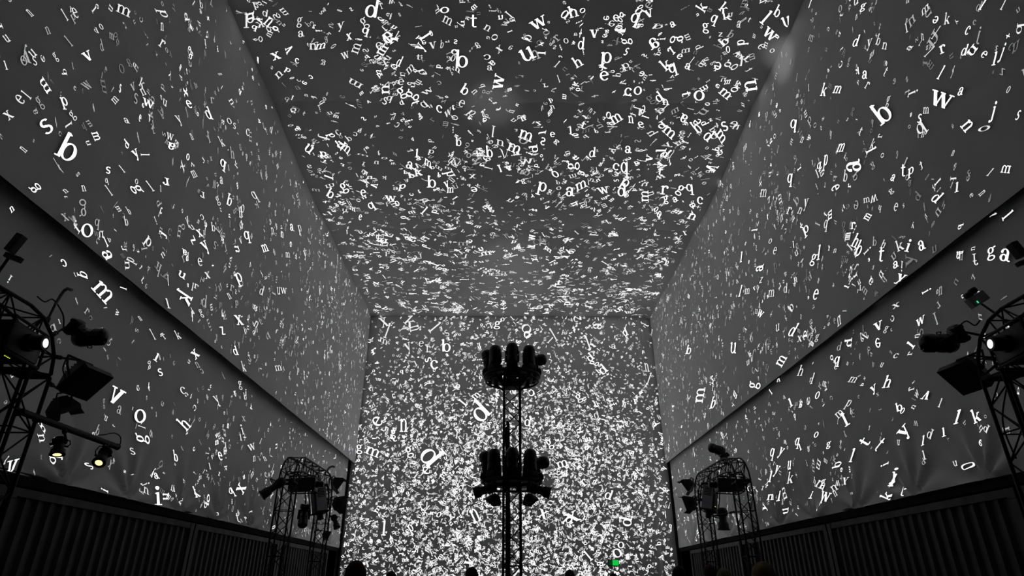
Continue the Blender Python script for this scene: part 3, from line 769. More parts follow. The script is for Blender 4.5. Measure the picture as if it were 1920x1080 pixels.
CLAB = {-1: ('dark corrugated shipping container behind the tower with the warm lamps', 'dark corrugated shipping container between the warm lamp tower and the long spotlight tower',
             'dark corrugated shipping container behind the tower with the long leaning spotlight', 'dark corrugated shipping container between the long spotlight tower and the end screen'),
        1: ('dark corrugated shipping container behind the tower with the green lit box', 'dark corrugated shipping container between the green lit box and the lying moving head',
            'dark corrugated shipping container behind the tower topped by a lying moving head', 'dark corrugated shipping container between the lying moving head and the end screen')}
for sx in (-1, 1):
    parts = container_mesh_parts(sx)
    for i, yc in enumerate((6.55, 12.65, 18.75, 24.85)):
        t = thing('shipping_container', CLAB[sx][i], 'container', ((-7.38 if sx < 0 else 7.62), yc, 0), None, 'shipping containers along both sides')
        for nm, me in parts:
            o = bpy.data.objects.new(nm, me)
            COL.objects.link(o)
            o.parent = t


# ------------------------------------------------------------------ truss
BR = {}


def brace_mesh(mat):
    if mat not in BR:
        BR[mat] = MB().tube([(0, 0, 0), (0, 0, 1)], 1.0, 6, False).mesh('brace', mat, True)
    return BR[mat]


def brace(p, q, r, mat, parent, name='brace'):
    p, q = Vector(p), Vector(q)
    d = q - p
    o = bpy.data.objects.new(name, brace_mesh(mat))
    COL.objects.link(o)
    o.parent = parent
    o.rotation_mode = 'QUATERNION'
    o.location = p
    o.rotation_quaternion = d.to_track_quat('Z', 'Y')
    o.scale = (r, r, d.length)
    return o


def truss(name, path, side, w, parent, origin, mat='black', rc=0.024, rb=0.011, ring_every=1, chord_log=None, bays=None):
    """box truss along a path (list of Vectors) lying in a plane normal to 'side'; the part's own mesh is its end frames"""
    path = [Vector(p) - origin for p in path]
    side = Vector(side).normalized()
    fr = []
    for i, p in enumerate(path):
        t = (path[min(i + 1, len(path) - 1)] - path[max(i - 1, 0)]).normalized()
        n = side.cross(t).normalized()
        fr.append((p, n))
    cor = []
    for p, n in fr:
        cor.append([p + side * (a * w / 2) + n * (b * w / 2) for a, b in ((-1, -1), (1, -1), (1, 1), (-1, 1))])
    ef = []
    for c in (cor[0], cor[-1]):
        e = MB()
        for k in range(4):
            e.tube([c[k], c[(k + 1) % 4]], rc * 0.8, 6)
        ef.append(e)
    root = ef[0].build(name, mat, parent, True)
    ef[1].build('end_frame', mat, root, True)
    for k in range(4):
        MB().tube([c[k] for c in cor], rc, 8).build('chord', mat, root, True)
        if chord_log is not None:
            chord_log += [(cor[i][k] + origin, cor[i + 1][k] + origin) for i in range(len(cor) - 1)]
    for i in range(len(cor) - 1):
        for k in range(4):
            a, b = k, (k + 1) % 4
            if (i + k) % 2: a, b = b, a
            brace(cor[i][a], cor[i + 1][b], rb, mat, root)
        if i % ring_every == 0 and i > 0:
            for k in range(4):
                brace(cor[i][k], cor[i][(k + 1) % 4], rb, mat, root, 'rung')
    return root


def lerp_path(a, b, n):
    a, b = Vector(a), Vector(b)
    return [a.lerp(b, i / n) for i in range(n + 1)]


CH = {}


def tower(x, ya, yb, key, label):
    t = thing('lighting_tower', label, 'lighting tower', (x, (ya + yb) / 2, 0), None, 'truss arch towers along the sides')
    org = Vector((x, (ya + yb) / 2, 0))
    log = []
    zc, r, w = 4.62, 0.55, 0.38
    for y in (ya, yb):
        MB().box((0, y - org.y, 0.02), (0.8, 0.8, 0.04), None, .008).build('base_plate', 'black', t)
        truss('truss_leg', lerp_path((x, y, 0.05), (x, y, zc - r), 11), (1, 0, 0), w, t, org, ring_every=3, chord_log=log)
    path = []
    for i in range(5):
        a = PI - i * PI / 8
        path.append(Vector((x, ya + r + r * math.cos(a), zc - r + r * math.sin(a))))
    path += lerp_path((x, ya + r, zc), (x, yb - r, zc), 7)[1:-1]
    for i in range(5):
        a = PI / 2 - i * PI / 8
        path.append(Vector((x, yb - r + r * math.cos(a), zc - r + r * math.sin(a))))
    truss('truss_arch', path, (1, 0, 0), w, t, org, ring_every=2, chord_log=log)
    CH[key] = log
    return t, org, log


def nearest(log, p):
    best = None
    for a, b in log:
        d = b - a
        k = max(0, min(1, (p - a).dot(d) / max(d.length_squared, 1e-9)))
        q = a + d * k
        l = (q - p).length
        if best is None or l < best[0]: best = (l, q)
    return best[1]


tw_nl = tower(-6.32, 4.25, 7.85, 'NL', 'black truss arch tower carrying a side pipe with two warm glowing lamps')
tw_nr = tower(6.62, 4.25, 7.85, 'NR', 'black truss arch tower with a grey box showing a green light on top')
tw_fl = tower(-5.85, 17.2, 20.8, 'FL', 'black truss arch tower whose long spotlight points down at the screen')
tw_fr = tower(6.3, 17.2, 20.8, 'FR', 'black truss arch tower with a moving head lying on top of its arch')


# ------------------------------------------------------------------ fixtures
def qz(d, up='Y'):
    return Vector(d).normalized().to_track_quat('Z', up)


def zx(z, x):
    """rotation whose local Z is z and whose local X leans towards x"""
    z = Vector(z).normalized()
    x = Vector(x); x = (x - z * x.dot(z)).normalized()
    y = z.cross(x)
    return Matrix((x, y, z)).transposed().to_quaternion()


def hanger(t, q_world, local_from=(0, 0, 0), r=0.016, gap=0.028):
    """clamp: rod from the yoke to the truss tube with a half coupler round it"""
    inv = t.matrix_world.inverted()
    q = inv @ q_world
    p = Vector(local_from)
    d = (q - p)
    q = q - d.normalized() * min(gap, d.length * .8)         # ends on the tube's skin
    mb = MB().tube([p, p.lerp(q, .8), p.lerp(q, .801), q], [r, r, r * 1.9, r * 1.9], 8)
    return mb.build('clamp', 'black', t, True)


def make_flood(P, aim, size, label, log, group=None, doors=True):
    """square flood: tapered housing, glass, yoke, two barn doors"""
    t = thing('flood_light', label, 'flood light', P, qz(aim), group)
    s = size
    h = MB().frustum(-s * .42, 0, s * .26, s * .26, s * .5, s * .48).frustum(0, s * .22, s * .5, s * .48, s * .5, s * .48)
    for k in range(5):
        h.box((0, (-.2 + k * .1) * s, -s * .46), (s * .44, s * .03, s * .10))
    h.build('housing', 'plastic', t)
    MB().box((0, 0, s * .225), (s * .86, s * .82, s * .02)).build('lens', 'glass', t)
    for e in (-1, 1) if doors else ():
        m = Matrix.Translation((0, e * s * .48, s * .22)) @ Matrix.Rotation(-e * .35, 4, 'X')
        MB().box((0, 0, s * .15), (s * .92, s * .015, s * .3), m).build('barn_door', 'black', t)
    y = MB().tube([(-s * .56, 0, 0), (-s * .58, s * .1, -s * .3), (-s * .45, s * .2, -s * .66), (s * .45, s * .2, -s * .66), (s * .58, s * .1, -s * .3), (s * .56, 0, 0)], s * .035, 6)
    y.build('yoke', 'black', t)
    hanger(t, nearest(log, t.matrix_world @ Vector((0, s * .2, -s * .66))), (0, s * .2, -s * .66))
    return t


def make_par(P, Q, r, label, log, lens='glass', group=None, q=None):
    """barrel spotlight from its rear P to its lens Q"""
    P, Q = Vector(P), Vector(Q)
    d = Q - P
    L = d.length
    t = thing('spotlight', label, 'spotlight', P, qz(d), group)
    prof = [(r * .35, 0), (r * .8, L * .03), (r * .95, L * .12), (r * .95, L * .34), (r * .72, L * .38), (r * .72, L * .62), (r * .92, L * .68), (r, L * .72), (r, L * .97), (r * .88, L * .97)]
    MB().lathe(prof, 18).build('barrel', 'plastic', t, True)
    for k in range(4):
        MB().lathe([(r * .6, L * (.13 + .05 * k)), (r * 1.06, L * (.135 + .05 * k)), (r * 1.06, L * (.15 + .05 * k)), (r * .6, L * (.155 + .05 * k))], 18).build('cooling_fin', 'black', t)
    MB().lathe([(r * .2, L * 1.012), (r * .86, L * .975), (r * .2, L * .974)], 18).build('lens', lens, t, True)
    rim = MB()
    n = 20
    rim.lathe([(r * .9, L * .95), (r * 1.12, L * .95), (r * 1.12, L * .99), (r * .9, L * .99)], n)
    rim.build('gel_frame', 'black', t)
    MB().tube([(-r * 1.15, 0, L * .45), (-r * 1.25, r * .8, L * .42), (-r * .6, r * 1.9, L * .40), (r * .6, r * 1.9, L * .40), (r * 1.25, r * .8, L * .42), (r * 1.15, 0, L * .45)], r * .09, 6).build('yoke', 'black', t)
    for e in (-1, 1):
        MB().tube([(e * r * .7, 0, L * .45), (e * r * 1.35, 0, L * .45)], r * .16, 8).build('knob', 'black', t)
    hanger(t, q if q is not None else nearest(log, t.matrix_world @ Vector((0, r * 1.9, L * .40))), (0, r * 1.9, L * .40), gap=.028 if q is None else .075)
    return t


def head_meshes():
    """moving head, standing on its base, head straight up; 0.55 m tall"""
    out = {}
    b = MB().box((0, 0, .065), (.225, .235, .11), None, .02)
    b.box((0, -.122, .065), (.14, .012, .06))
    for ax in (-.08, .08):
        for ay in (-.08, .08):
            b.lathe([(.025, 0), (.022, .012)], 8, Matrix.Translation((ax, ay, 0)))
    out['base'] = b.mesh('base', 'plastic', True)
    y = MB().lathe([(.10, .118), (.11, .15)], 16)
    y.box((0, 0, .165), (.30, .12, .05), None, .015)
    for e in (-1, 1):
        y.box((e * .137, 0, .26), (.026, .10, .22), None, .010)
    out['yoke'] = y.mesh('yoke', 'plastic', True)
    h = MB().lathe([(.012, -.232), (.05, -.226), (.085, -.208), (.11, -.178), (.124, -.13), (.127, -.08), (.125, .02), (.118, .04), (.118, .06), (.128, .07), (.128, .16), (.12, .20), (.105, .215)], 22)
    for k in range(3):
        h.lathe([(.10, -.12 + k * .03), (.131, -.118 + k * .03), (.131, -.108 + k * .03), (.10, -.106 + k * .03)], 22)
    out['head'] = h.mesh('head', 'gloss', True)
    out['lens'] = MB().lathe([(.10, .212), (.085, .235), (.05, .252), (.012, .258)], 22).mesh('lens', 'glass', True)
    out['handle'] = MB().tube([(-.06, -.12, .0), (-.06, -.15, .0), (.06, -.15, .0), (.06, -.12, .0)], .008, 6).mesh('handle', 'black')
    return out


HM = head_meshes()


def make_head(P, rot, tilt, label, group=None, scale=1.0, log=None, lens=None, swing=0.0):
    """moving head light whose base sits at P"""
    t = thing('moving_head', label, 'moving head light', P, rot, group)
    t.scale = (scale,) * 3
    bpy.context.view_layer.update()
    for nm in ('base', 'yoke'):
        o = bpy.data.objects.new(nm, HM[nm]); COL.objects.link(o); o.parent = t
    h = bpy.data.objects.new('head', HM['head']); COL.objects.link(h); h.parent = t
    h.location = (0, 0, .33)
    h.rotation_euler = (tilt, 0, 0)
    for nm in ('lens', 'handle'):
        o = bpy.data.objects.new(nm, HM[nm]); COL.objects.link(o); o.parent = h
        if nm == 'lens' and lens:
            o.data = HM['lens'].copy(); o.data.materials[0] = M[lens]
    if log is not None:
        hanger(t, nearest(log, Vector(P)), (0, 0, 0))
    return t


def make_projector(P, rot, dims, label, log, lens_glow=True, panel=False, group=None):
    """big show projector hung in a frame, lens on local +Z"""
    w, h, l = dims
    t = thing('projector', label, 'projector', P, rot, group)
    MB().box((0, 0, 0), (w, h, l), None, .03).build('body', 'plastic', t, True)
    for e in (-1, 1):
        sp = MB().box((e * (w / 2 + .008), 0, 0), (.016, h * .86, l * .92), None, .004).build('side_panel', 'greypanel' if panel else 'plastic', t)
        for k in range(6):
            MB().box((e * (w / 2 + .019), 0, -l * .36 + k * .045), (.008, h * .6, .02)).build('vent_slat', 'black', sp)
    MB().lathe([(h * .30, l / 2), (h * .30, l / 2 + .06), (h * .24, l / 2 + .07), (h * .24, l / 2 + .20), (h * .20, l / 2 + .20)], 20).build('lens_barrel', 'black', t, True)
    MB().lathe([(.02, l / 2 + .215), (h * .09, l / 2 + .21), (h * .15, l / 2 + .202), (.02, l / 2 + .196)], 20).build('lens', 'lamp_white' if lens_glow else 'glass', t, True)
    f = MB()
    for a in (-1, 1):
        for b in (-1, 1):
            f.tube([(a * (w / 2 + .03), b * (h / 2 + .03), -l / 2), (a * (w / 2 + .03), b * (h / 2 + .03), l / 2)], .018, 6)
        for zz in (-l / 2, l / 2):
            f.tube([(a * (w / 2 + .03), -(h / 2 + .03), zz), (a * (w / 2 + .03), (h / 2 + .03), zz)], .018, 6)
            f.tube([(-(w / 2 + .03), a * (h / 2 + .03), zz), ((w / 2 + .03), a * (h / 2 + .03), zz)], .018, 6)
    f.build('rigging_frame', 'black', t)
    for k in range(4):
        MB().box((-.05 + k * .03, -h / 2 - .003, l * .30), (.009, .008, .009)).build('indicator', 'led_yellow', t)
    for a in (-1, 1):
        c = Vector((a * (w / 2 + .03), (h / 2 + .03), -l / 2 * .8))
        hanger(t, nearest(log, t.matrix_world @ c), c)
    return t


def make_cable(pts, r, label, name='cable'):
    P = [Vector(p) for p in pts]
    out = []
    for i in range(len(P) - 1):
        p0, p1, p2, p3 = P[max(i - 1, 0)], P[i], P[i + 1], P[min(i + 2, len(P) - 1)]
        for k in range(8):
            u = k / 8
            out.append(0.5 * ((2 * p1) + (p2 - p0) * u + (2 * p0 - 5 * p1 + 4 * p2 - p3) * u * u + (3 * p1 - p0 - 3 * p2 + p3) * u ** 3))
    out.append(P[-1])
    return tag(MB().tube(out, r, 6).build(name, 'rubber', None, True), label, 'cable')


# --- near left tower
L = CH['NL']
make_flood(at_y(158, 712, 8.35), (0.62, -0.1, -0.62), .48, 'big square flood light hanging from the tower with the warm lamps', L, None, False)
make_flood(at_y(118, 764, 8.55), (0.2, 0.5, -0.9), .30, 'smaller flood light tucked above the pipe with warm lamps', L)
make_head(at_y(132, 608, 8.32), zx((0.8, .3, -.5), (0, 1, 0.2)), -0.7, 'moving head hanging off the arch above the big square flood', None, 1.0, L)
make_projector(at_y(-18, 641, 6.9), zx((1, .12, .02), (0, 1, 0)), (.62, .36, .80), 'show projector with a glowing white lens under the arch with side pipe', L)
pa, pb = at_x(40, 772, -6.05), at_x(220, 838, -6.05)
pipe = thing('lighting_pipe', 'horizontal black pipe reaching out from the truss leg, carrying warm lamps', 'pipe', pa)
bpy.context.view_layer.update()
MB().tube([(0, 0, 0), pb - pa], .045, 10).build('tube', 'black', pipe, True)
MB().tube([(pb - pa) * .995, (pb - pa) * 1.005], .05, 10).build('end_cap', 'black', pipe)
hanger(pipe, nearest(L, pa), (0, 0, 0), .03)
hanger(pipe, nearest(L, pa + (pb - pa) * .15), (pb - pa) * .15, .03)
for (u, v), (u2, v2), lab, k in (((116, 812), (107, 853), 'spotlight with a warm glowing rim at the middle of the side pipe', .42), ((203, 836), (185, 868), 'spotlight with a warm glowing lens at the end of the side pipe', .95)):
    p = at_x(u, v, -6.05)
    make_par(p + Vector((0, 0, -.06)), at_x(u2, v2, -6.0), .085, lab, L, 'lamp_warm', None, q=pa + (pb - pa) * ((p.y - pa.y) / (pb.y - pa.y)))
dev = thing('rig_camera', 'small black camera on a bracket on top of the left arch', 'camera', at_y(20, 478, 7.0))
bpy.context.view_layer.update()
MB().box((-.05, 0, .16), (.09, .12, .26), Matrix.Rotation(.35, 4, 'Y'), .012).build('body', 'plastic', dev)
MB().box((.06, 0, -.02), (.24, .07, .07), Matrix.Rotation(.35, 4, 'Y'), .01).build('lens_hood', 'plastic', dev)
hanger(dev, nearest(L, Vector(dev.location)), (0, 0, 0), .018)
arm = thing('rigging_hook', 'grey bent rigging hook above the arch end', 'hook', at_y(103, 572, 7.9))
bpy.context.view_layer.update()
b0 = Vector(arm.location)
MB().tube([(0, 0, 0), at_y(115, 552, 7.9) - b0, at_y(122, 543, 7.9) - b0], .02, 8).build('rod', 'lightgrey', arm, True)
MB().tube([at_y(119, 546, 7.9) - b0, at_y(127, 541, 7.9) - b0, at_y(135, 544, 7.9) - b0], .022, 8).build('hook_end', 'lightgrey', arm, True)
hanger(arm, nearest(L, b0), (0, 0, 0))
make_cable([at_y(225, 836, 9.8), at_y(226, 820, 9.75), at_y(214, 812, 9.7), at_y(196, 815, 9.5), at_y(184, 816, 9.35)], .008, 'thin black cable looping over the end of the side pipe')
make_cable([at_y(70, 556, 7.5), at_y(84, 566, 7.7), at_y(100, 562, 7.9), at_y(118, 590, 8.0), at_y(119, 615, 8.05)], .01, 'thin black cable looping round the arch corner on the left')
make_cable([at_y(128, 665, 8.1), at_y(118, 690, 8.0), at_y(122, 712, 8.0), at_y(108, 726, 7.95)], .01, 'thin black cable hanging beside the big square flood')

# --- near right tower
L = CH['NR']
make_flood(at_y(1812, 702, 8.35), (-0.62, -0.1, -0.62), .48, 'big square flood light hanging from the tower with the green lit box', L, None, False)
make_head(at_y(1806, 622, 8.32), zx((-0.8, .3, -.35), (0, 1, 0.2)), 0.5, 'moving head hanging off the arch below the green lit box', None, 1.1, L)
make_projector(at_y(1958, 643, 6.9), zx((-1, .12, .02), (0, 1, 0)), (.62, .36, .80), 'show projector with a glowing white lens under the arch with green lit box', L)
box = thing('sensor_box', 'light grey box with a green indicator and two black knobs on the right arch', 'sensor box', at_y(1832, 562, 8.05), Quaternion((0, 1, 0), -0.5))
bpy.context.view_layer.update()
MB().box((0, 0, 0), (.30, .10, .15), None, .01).build('case', 'greypanel', box)
for a, b in ((-.06, .11), (.05, .13)):
    MB().box((a, 0, b), (.10, .10, .09), None, .025).build('knob', 'plastic', box)
MB().box((-.07, -.053, -.03), (.015, .008, .035)).build('indicator', 'led_green', box)
hanger(box, nearest(L, Vector(box.location)), (0, 0, -.05))
dev = thing('rig_camera', 'small black camera on a bracket on top of the right arch', 'camera', at_y(1922, 488, 7.0))
bpy.context.view_layer.update()
MB().box((0, 0, .16), (.10, .12, .22), Matrix.Rotation(-.35, 4, 'Y'), .012).build('body', 'plastic', dev)
MB().box((-.03, 0, -.02), (.22, .07, .06), Matrix.Rotation(-.35, 4, 'Y'), .01).build('lens_hood', 'plastic', dev)
hanger(dev, nearest(L, Vector(dev.location)), (0, 0, 0), .018)
make_cable([at_y(1800, 610, 8.1), at_y(1812, 602, 8.1), at_y(1828, 610, 8.05), at_y(1838, 600, 8.0)], .01, 'thin black cable looping by the right arch corner')
make_cable([at_y(1890, 660, 7.85), at_y(1890, 710, 7.8), at_y(1880, 790, 7.75), at_y(1905, 860, 7.7)], .011, 'thin black cable running down inside the right truss leg')

# --- far left tower
L = CH['FL']
make_par(at_y(534, 899, 16.6), at_y(490, 930, 16.4), .12, 'long spotlight with pale lens leaning out from the truss leg towards the screen', L, 'lightgrey')  # reflection in the lens painted as light grey
make_flood(at_y(633, 907, 21.5), (0.75, 0.4, -0.5), .42, 'upper flood light on the far end of the tower with long spotlight', L)
make_flood(at_y(637, 943, 21.5), (0.65, 0.55, -0.25), .46, 'lower flood light on the far end of the tower with long spotlight', L)
make_head(at_y(573, 945, 19.2), qz((-.05, .1, -1)), 0.3, 'moving head hanging inside the arch beside the grey panelled projector', None, 1.15, L)
make_projector(at_y(598, 937, 19.7), zx((0.22, 0.0, -1), (.55, -.8, 0)), (.42, .36, .76), 'grey panelled projector hung upright inside the arch of long spotlight', L, False, True)
make_projector(at_y(570, 909, 18.5), zx((1, .1, .05), (0, 1, 0)), (.60, .32, .7), 'black projector hung level beside the long spotlight', L, False)
make_par(at_y(625, 966, 21.35), at_y(632, 990, 21.25), .10, 'small spotlight hooked on the far truss leg', L, 'lightgrey')
make_flood(at_y(612, 1002, 21.25), (0.8, -.3, -.4), .24, 'little flood light low on the far truss leg', L)
arm = thing('rigging_hook', 'grey bent rigging hook above the arch beside the upper flood', 'hook', at_y(612, 885, 20.3))
bpy.context.view_layer.update()
b0 = Vector(arm.location)
MB().tube([(0, 0, 0), at_y(617, 877, 20.3) - b0, at_y(623, 874, 20.3) - b0, at_y(628, 876, 20.3) - b0], .035, 8).build('rod', 'lightgrey', arm, True)
hanger(arm, nearest(L, b0), (0, 0, 0))
make_cable([at_y(522, 930, 16.98), at_y(516, 965, 16.8), at_y(520, 990, 16.6), at_y(508, 1000, 16.6)], .012, 'thin black cable hanging beside the long spotlight')

# --- far right tower
L = CH['FR']
make_head(at_y(1362, 860, 18.9), qz((-.55, 0, .6)), 0.5, 'moving head lying on top of the arch', None, 1.1, L)
make_flood(at_y(1289, 910, 21.5), (-0.75, 0.4, -0.5), .42, 'upper flood light on the end of the tower with moving head on top', L)
make_flood(at_y(1293, 943, 21.5), (-0.65, 0.55, -0.25), .46, 'lower flood light on the end of the tower with moving head on top', L)
make_projector(at_y(1331, 934, 19.7), zx((-0.22, 0.0, -1), (-.55, -.8, 0)), (.42, .36, .76), 'grey panelled projector hung upright beside a vertical spotlight', L, False, True)
make_projector(at_y(1366, 910, 18.5), zx((-1, .1, .05), (0, 1, 0)), (.60, .32, .7), 'black projector hung level above the vertical spotlight', L, False)
make_par(at_y(1353, 952, 18.4), at_y(1357, 994, 18.4), .15, 'long spotlight pointing straight down inside the arch', L, q=Vector((6.11, 17.39, 3.35)))
make_cable([at_y(1408, 975, 16.8), at_y(1415, 990, 16.8), at_y(1428, 996, 16.8)], .012, 'thin black cable trailing from the truss leg to the containers')

# ------------------------------------------------------------------ the mast in the middle
MY = 11.5
MX = 0.09
mast = thing('lighting_mast', 'tall slender truss mast with two rings of moving heads', 'lighting mast', (MX, MY, 0))
bpy.context.view_layer.update()
MO = Vector((MX, MY, 0))
mlog = []
MB().box((0, 0, .03), (1.3, 1.3, .06), None, .01).build('base_plate', 'mast', mast)
truss('truss_column', lerp_path((MX, MY, .07), (MX, MY, 5.16), 17), (1, 0, 0), .30, mast, MO, 'mast', .022, .010, 6, mlog)
for z in (5.16, 3.20):
    r = MB()
    n = 40
    # flat ring platform with an upstand rim
    prof = [(.30, z), (.53, z), (.55, z + .02), (.55, z + .06), (.30, z + .06)]
    vs, fs = [], []
    for pr, pz in prof:
        for k in range(n):
            a = 2 * PI * k / n
            vs.append((pr * math.cos(a), pr * math.sin(a), pz))
    m = len(prof)
    for i in range(m):
        for k in range(n):
            fs.append((i * n + k, i * n + (k + 1) % n, ((i + 1) % m) * n + (k + 1) % n, ((i + 1) % m) * n + k))
    r.add(vs, fs)
    r.build('ring_platform', 'mast', mast)
    for k in range(4):
        a = PI / 4 + k * PI / 2
        MB().tube([(.18 * math.cos(a), .18 * math.sin(a), z + .03), (.5 * math.cos(a), .5 * math.sin(a), z + .03)], .025, 6).build('spoke', 'mast', mast)
        if z > 4: MB().tube([(.2 * math.cos(a), .2 * math.sin(a), z - .22), (.46 * math.cos(a), .46 * math.sin(a), z)], .018, 6).build('strut', 'mast', mast)
    rail = []
    for k in range(33):
        a = 2 * PI * k / 32
        rail.append((.50 * math.cos(a), .50 * math.sin(a), z - .06))
    MB().tube(rail, .02, 6).build('ring_rail', 'mast', mast)
    for k in range(12):
        a = 2 * PI * (k + .5) / 12
        MB().box((0, 0, 0), (.04, .07, .05 + .02 * (k % 3)), Matrix.Translation((.44 * math.cos(a), .44 * math.sin(a), z - .04)) @ Matrix.Rotation(a, 4, 'Z')).build('connector_box', 'plastic', mast)
MB().box((0, 0, 5.05), (.27, .27, .16), None, .01).build('junction_box', 'greypanel', mast)
cb = MB()
for k in range(7):
    a = 2 * PI * k / 6
    rr = .028 if k < 6 else 0
    cb.tube([(-.075 + rr * math.cos(a), -.05 + rr * math.sin(a), .1), (-.07 + rr * math.cos(a + 1), -.05 + rr * math.sin(a + 1), 2.4), (-.085 + rr * math.cos(a + 2), -.05 + rr * math.sin(a + 2), 4.15 + .03 * k)], .018, 6)
cb.build('cable_bundle', 'rubber', mast)

RT = 'black moving head standing upright on the top ring of the mast'
RL = 'black moving head standing upright on the lower ring of the mast'
for z, lab, grp in ((5.222, RT, 'moving heads on the mast top ring'), (3.262, RL, 'moving heads on the mast lower ring')):
    for k in range(8):
        a = -PI / 2 + k * PI / 4
        p = Vector((MX + .455 * math.cos(a), MY + .455 * math.sin(a), z))
        rz = Quaternion((0, 0, 1), a + PI / 2)
        if k == 2:
            make_head(p, rz, 1.35, lab.replace('standing upright', 'with its head tipped outward'), None, .9)
        elif k == 6:
            make_head(p, rz, .25, lab.replace('standing upright', 'with a bright lens'), None, .9)
        else:
            make_head(p, rz, PI if k in (0, 1, 7) else 0.1, lab, grp, .9)
rail_log = [(MO + Vector((.5 * math.cos(a), .5 * math.sin(a), 3.14)), MO + Vector((.5 * math.cos(a + .1), .5 * math.sin(a + .1), 3.14))) for a in [j * .1 for j in range(63)]]
for e in (-1, 1):
    make_par(at_y(960 + e * 33, 913, MY - .52), at_y(960 + e * 72, 925, MY - .52), .095, 'spotlight jutting sideways below the lower mast ring', rail_log, 'glass', 'spotlights jutting from under the lower mast ring')
    make_flood(at_y(960 + e * 34, 938, MY - .44), (e * .45, -.3, -.85), .21, 'flood light facing down under the lower mast ring', rail_log, 'downward floods under the lower mast ring', False)

# ------------------------------------------------------------------ beams from the moving heads (real lamps at their lenses)
def spot(name, p, target, watts, deg, blend=1.0, col=(1, 1, 1), r=.05):
    l = bpy.data.lights.new(name, 'SPOT')
    l.energy = watts
    l.spot_size = math.radians(deg)
    l.spot_blend = blend
    l.color = col
    l.shadow_soft_size = r
    o = bpy.data.objects.new(name, l)
    COL.objects.link(o)
    o.location = p
    o.rotation_mode = 'QUATERNION'
    o.rotation_quaternion = (Vector(target) - Vector(p)).to_track_quat('-Z', 'Y')
    return o


spot('beam_corner', (-6.0, 8.2, 5.05), at_x(1468, 112, UP_R), 2000, 5)
spot('beam_roof_near', (0.0, 11.1, 5.85), (-0.5, 14.6, 14.8), 260, 13)
spot('beam_roof_far', (0.0, 12.0, 5.85), (0.1, 25.0, 14.4), 800, 18)

# ------------------------------------------------------------------ exit sign
ex = thing('exit_sign', 'small green lit emergency exit sign on the end screen', 'sign', at_y(1150, 1055, END - .12))
bpy.context.view_layer.update()
MB().box((0, 0, 0), (.50, .08, .28), None, .01).build('case', 'plastic', ex)
MB().box((.09, -.045, 0), (.26, .012, .22)).build('lit_face', 'exit_green', ex)
MB().box((-.13, -.045, 0), (.18, .012, .22)).build('dim_face', 'exit_dim', ex)


